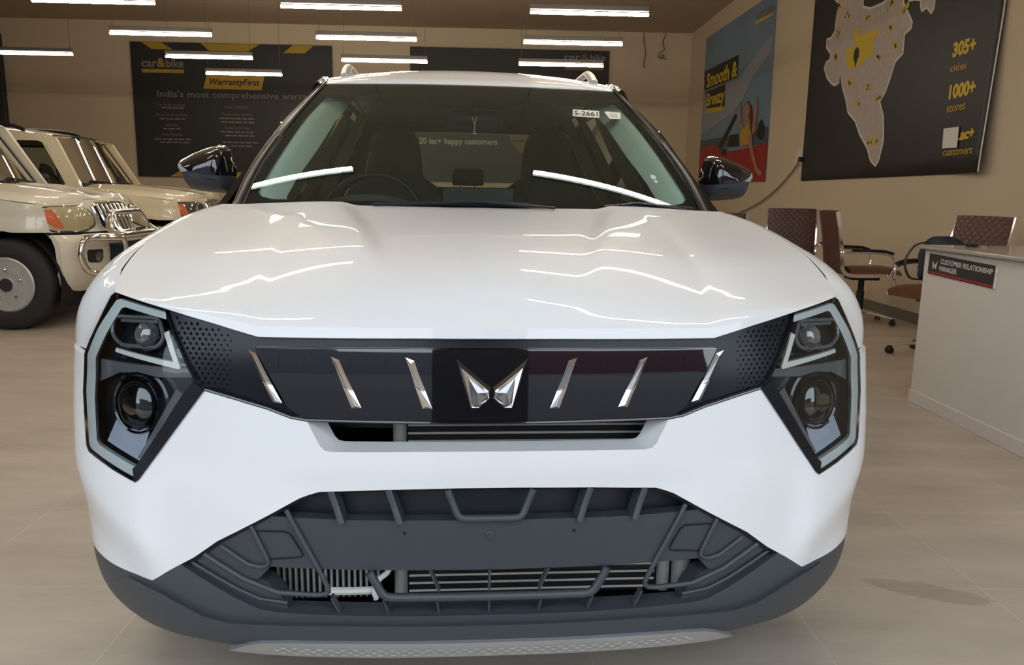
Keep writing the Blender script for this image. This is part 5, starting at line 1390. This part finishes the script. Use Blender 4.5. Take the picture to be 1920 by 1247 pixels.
        bb = B[2]; bb.name = 'bull_bar'; bb.parent = T
        for o in B:
            if o is not bb: o.parent = bb
        b = MB()
        for k in range(5): b.box((-.50+.055*k, .95-.01*k, 1.150-.0*k), (.035, .13, .022), Matrix.Rotation(.3, 3, 'Z'))
        b.build('bonnet_vent', 'void', T, bevel=.004)
    if shift:
        for o in T.children:
            if o.name.split('.')[0] in ('windshield', 'a_pillar', 'roof', 'wiper', 'cowl', 'cabin_frame', 'side_window', 'window_divider', 'roof_rail', 'dashboard', 'steering_wheel', 'seat', 'side_mirror'): o.location.y = shift
    return T
suv('suv', 'cream white SUV with chrome bull bar and dusty steel wheel at left edge', (-3.17, 7.06, 0), 'paint_cream', True, 'lamp_yellowed')
suv('suv', 'cream SUV parked behind the bull bar SUV, windshield streaked with lamp reflections', (-3.22, 9.85, 0), 'paint_cream_lamplit', False, 'lens_clear', .26)
# ------------------------------------------------------------------ counter and chairs on the right
def quilt():
    m = mat('leather_quilt', (.085, .034, .024), .42)
    nt = m.node_tree; b = nt.nodes['Principled BSDF']; tc = nt.nodes.new('ShaderNodeTexCoord'); last = None
    for a in (45, -45):
        mp = nt.nodes.new('ShaderNodeMapping'); mp.inputs['Rotation'].default_value = (0, math.radians(a), 0)
        nt.links.new(tc.outputs['Object'], mp.inputs['Vector'])
        wv = nt.nodes.new('ShaderNodeTexWave'); wv.inputs['Scale'].default_value = 7.5; wv.wave_profile = 'SIN'
        nt.links.new(mp.outputs[0], wv.inputs['Vector'])
        pw = nt.nodes.new('ShaderNodeMath'); pw.operation = 'POWER'; pw.inputs[1].default_value = .25
        nt.links.new(wv.outputs['Fac'], pw.inputs[0])
        if last is None: last = pw
        else:
            mm = nt.nodes.new('ShaderNodeMath'); mm.operation = 'MINIMUM'; nt.links.new(last.outputs[0], mm.inputs[0]); nt.links.new(pw.outputs[0], mm.inputs[1]); last = mm
    bp = nt.nodes.new('ShaderNodeBump'); bp.inputs['Strength'].default_value = .5; bp.inputs['Distance'].default_value = .006
    nt.links.new(last.outputs[0], bp.inputs['Height']); nt.links.new(bp.outputs['Normal'], b.inputs['Normal'])
quilt()
def office_chair():
    T = thing('office_chair', '', 'chair', (0, 0, 0), 0, 'brown office chairs on the right')
    # side profile of the shell (y, z)
    prof = cr_curve([(0, -.25, .445), (0, -.18, .462), (0, .05, .455), (0, .19, .458), (0, .255, .50), (0, .272, .60), (0, .30, .80), (0, .345, 1.02)], 34)
    w_ = .235
    def slab(pts, th, xw):
        P, Tn, N = frames(pts); rows = []
        for i, p in enumerate(P):
            n = Vector((0, -Tn[i].z, Tn[i].y))
            r = []
            for t in np.linspace(-1, 1, 13):
                r.append(Vector((t*xw, p.y, p.z))+n*(th*(1-.5*abs(t)**4)))
            rows.append(r+[Vector((t*xw, p.y, p.z))-n*.012 for t in np.linspace(1, -1, 5)])
        return rows
    b = MB(); rows = slab(prof[:15], .065, w_); b.grid(rows, closed=True); b.add(rows[0], [list(range(len(rows[0])))]); b.add(rows[-1], [list(range(len(rows[-1])))])
    b.build('seat', 'leather_tan', T, ang=60)
    b = MB(); rows = slab(prof[15:], .032, w_); b.grid(rows, closed=True); b.add(rows[0], [list(range(len(rows[0])))]); b.add(rows[-1], [list(range(len(rows[-1])))])
    b.build('backrest', 'leather_quilt', T, ang=60)
    for s in (-1, 1):
        P, Tn, N = frames(prof); rows = []
        for i, p in enumerate(P):
            n = Vector((0, -Tn[i].z, Tn[i].y)); rows.append([Vector((s*(w_+.002), p.y, p.z))+n*.016, Vector((s*(w_+.016), p.y, p.z))+n*.016, Vector((s*(w_+.016), p.y, p.z))-n*.016, Vector((s*(w_+.002), p.y, p.z))-n*.016])
        b = MB(); b.grid(rows, closed=True); b.add(rows[0], [(0, 1, 2, 3)]); b.add(rows[-1], [(0, 1, 2, 3)]); b.build('side_rail', 'chrome', T, ang=40)
        # arm: chrome loop with a black pad
        P = cr_curve([(s*(w_+.02), -.14, .45), (s*(w_+.045), -.17, .55), (s*(w_+.05), -.15, .635), (s*(w_+.05), -.05, .665), (s*(w_+.05), .12, .67), (s*(w_+.035), .26, .665), (s*(w_+.012), .285, .66)], 26)
        b = MB(); b.tube([tuple(p) for p in P], .012, 8); a = b.build('armrest', 'chrome', T)
        b = MB(); b.tube([(s*(w_+.05), -.15, .660), (s*(w_+.05), -.08, .681), (s*(w_+.05), .06, .685), (s*(w_+.048), .20, .684)], .022, 8, sq=.6); b.build('arm_pad', 'satin_black', a)
    b = MB(); b.box((0, 0, .425), (.20, .26, .045)); mch = b.build('tilt_mechanism', 'satin_black', T, bevel=.01)
    b = MB(); b.tube([(.10, .02, .42), (.20, .02, .41), (.25, .02, .405)], .008, 6); b.build('lever', 'satin_black', mch)
    b = MB(); b.lathe([(.034, .12), (.034, .30), (.027, .30), (.027, .41)], 20); b.build('gas_lift', 'satin_black', T)
    b = MB(); b.lathe([(.045, .065), (.05, .10), (.045, .125), (0, .13)], 20); hub = b.build('star_base', 'chrome', T)
    for k in range(5):
        a = 2*math.pi*(k+.25)/5; d = Vector((math.cos(a), math.sin(a), 0))
        b = MB(); b.tube([d*.03+Vector((0, 0, .10)), d*.17+Vector((0, 0, .088)), d*.30+Vector((0, 0, .066))], [.022, .018, .013], 8, sq=.7); b.build('leg', 'chrome', hub)
        m = Matrix.Translation(d*.30+Vector((0, 0, .027))) @ Matrix.Rotation(a+.6, 4, 'Z') @ Matrix.Rotation(math.pi/2, 4, 'X')
        b = MB()
        for o in (-.014, .014): b.lathe([(.0, o-.008), (.024, o-.008), (.026, o), (.024, o+.008), (0, o+.008)], 16, m)
        b.box(d*.30+Vector((0, 0, .045)), (.025, .025, .035)); b.build('castor', 'rubber', hub)
    return T
SPOTS = [((3.43, 7.12), 84, 1, 'brown office chair seen from the side, standing in front of the skirting beyond the counter'),
         ((3.27, 5.56), -74, 1, 'brown office chair behind the counter with a dark bag on its seat'),
         ((3.05, 7.80), -12, 1, 'brown quilted office chair nearest the right edge of the white car bonnet'),
         ((1.49, 4.98), 0, 1, 'brown chair almost hidden behind the white bonnet, only a top corner showing'),
         ((2.06, 8.0), 0, 1.12, 'brown chair showing just under the right door mirror of the white car')]
def chairs():
    p = office_chair()
    for i, ((x, y), a, s, lab) in enumerate(SPOTS):
        c = p if i == 0 else copy_tree(p)
        c.location = (x, y, 0); c.rotation_euler = (0, 0, math.radians(a)); c.scale = (s, s, s); c['label'] = lab
chairs()
def counter():
    T = thing('counter', 'pale grey reception counter with a customer relationship nameplate on its side', 'counter', (2.75, 3.2, 0))
    b = MB(); b.box((2.755, 3.20, .4325), (.69, 2.18, .865)); local(T, b, 'counter_body', 'counter_body', bevel=.004)
    b = MB(); b.box((2.75, 3.20, .877), (.735, 2.25, .022)); local(T, b, 'counter_top', 'counter_top', bevel=.006)
    b = MB(); b.box((2.408, 3.20, .035), (.012, 2.19, .07)); local(T, b, 'plinth_strip', 'counter_body', bevel=.002)
    # nameplate on the face that looks towards the car
    X0 = 2.4095-.0
    tl, tr, bl = Vector((4.234, .846)), Vector((3.651, .829)), Vector((4.238, .737))
    ex, ey = tr-tl, bl-tl
    def Pn(u, v, l=0.): q = tl+ex*u+ey*v; return (X0-.0045-l, q.x, q.y)
    b = MB(); c = [Pn(0, 0), Pn(1, 0), Pn(1, 1), Pn(0, 1)]; b.prism(c, (.006, 0, 0)); pl = local(T, b, 'name_plate', 'board_black', smooth=False)
    pl['label'] = 'black nameplate with white lettering and red line'
    def sub(b, name, m):
        o = b.build(name, m, pl, smooth=False); o.matrix_parent_inverse = Matrix.Translation(-Vector(T.location)); o.matrix_parent_inverse = Matrix.Identity(4); return o
    def txt(b, body, u0, u1, v, h):
        V, Fs = text_geo(body, 1.0, bold=.012, ext=.0005); xs = [p[0] for p in V]; a, c_ = min(xs), max(xs)
        b.add([Pn(u0+(p[0]-a)/(c_-a)*(u1-u0), v-p[1]/.7*h, .0008+p[2]) for p in V], Fs)
    b = MB(); txt(b, 'CUSTOMER RELATIONSHIP', .195, .955, .40, .235); txt(b, 'MANAGER', .185, .46, .745, .235); sub(b, 'lettering', 'ink_white')
    b = MB()
    for s in (-1, 1):
        q = [(.105+s*.043, .30), (.105+s*.004, .52), (.105+s*.004, .60), (.105+s*.016, .72), (.105+s*.028, .72)]
        b.add([Pn(u, v, .0012) for u, v in q], [list(range(5))])
    sub(b, 'butterfly_mark', 'ink_white')
    b = MB(); b.prism([Pn(0, .87, .0008), Pn(1, .87, .0008), Pn(1, .95, .0008), Pn(0, .95, .0008)], (.001, 0, 0)); sub(b, 'red_line', 'ink_red')
    b = MB(); b.prism([Pn(.985, 0, .001), Pn(1.006, 0, .001), Pn(1.006, 1, .001), Pn(.985, 1, .001)], (.005, 0, 0)); sub(b, 'plate_edge', 'paper')
    # bunch of keys
    k = thing('key_bunch', 'small bunch of keys lying on the counter top near its far end', 'keys', (2.66, 4.18, .888))
    b = MB(); b.tube([(.018*math.cos(a), .018*math.sin(a), .004) for a in np.linspace(0, 2*math.pi, 17)[:-1]], .002, 6, closed=True); b.build('key_ring', 'chrome', k)
    for i, a in enumerate((.3, 1.1, 3.4)):
        m = Matrix.Rotation(a, 4, 'Z'); b = MB(); b.lathe([(.011, 0), (.011, .003)], 14, m @ Matrix.Translation((.03, 0, .002+.003*i))); b.box(m @ Vector((.058, 0, .0035+.003*i)), (.045, .006, .002), m.to_3x3()); b.build('key', 'chrome_dark', k)
    b = MB(); b.box((-.055, .01, .009), (.07, .032, .016), Matrix.Rotation(.3, 3, 'Z')); b.build('key_fob', 'satin_black', k, bevel=.006)
counter()
def bag():
    T = thing('bag', 'dark blue bag with straps on the chair seat behind the counter', 'bag', (3.22, 5.55, .535), math.radians(-62))
    b = MB(); q = fillet([(-.17, .0), (-.18, .24), (-.12, .33), (.05, .345), (.15, .30), (.18, .0)], .05)
    puff(b, q, lambda x, z, d_: (x, .05-d_, z+.005), .09, .10, .03, back=.09); b.build('bag_body', 'bag_blue', T, ang=60)
    for s in (-1, 1):
        b = MB(); b.tube([tuple(p) for p in cr_curve([(s*.08, -.03, .30), (s*.11, -.13, .27), (s*.13, -.19, .16), (s*.10, -.17, .05), (s*.07, -.08, .03)], 20)], .012, 8, sq=.5); b.build('strap', 'cable_black', T)
bag()
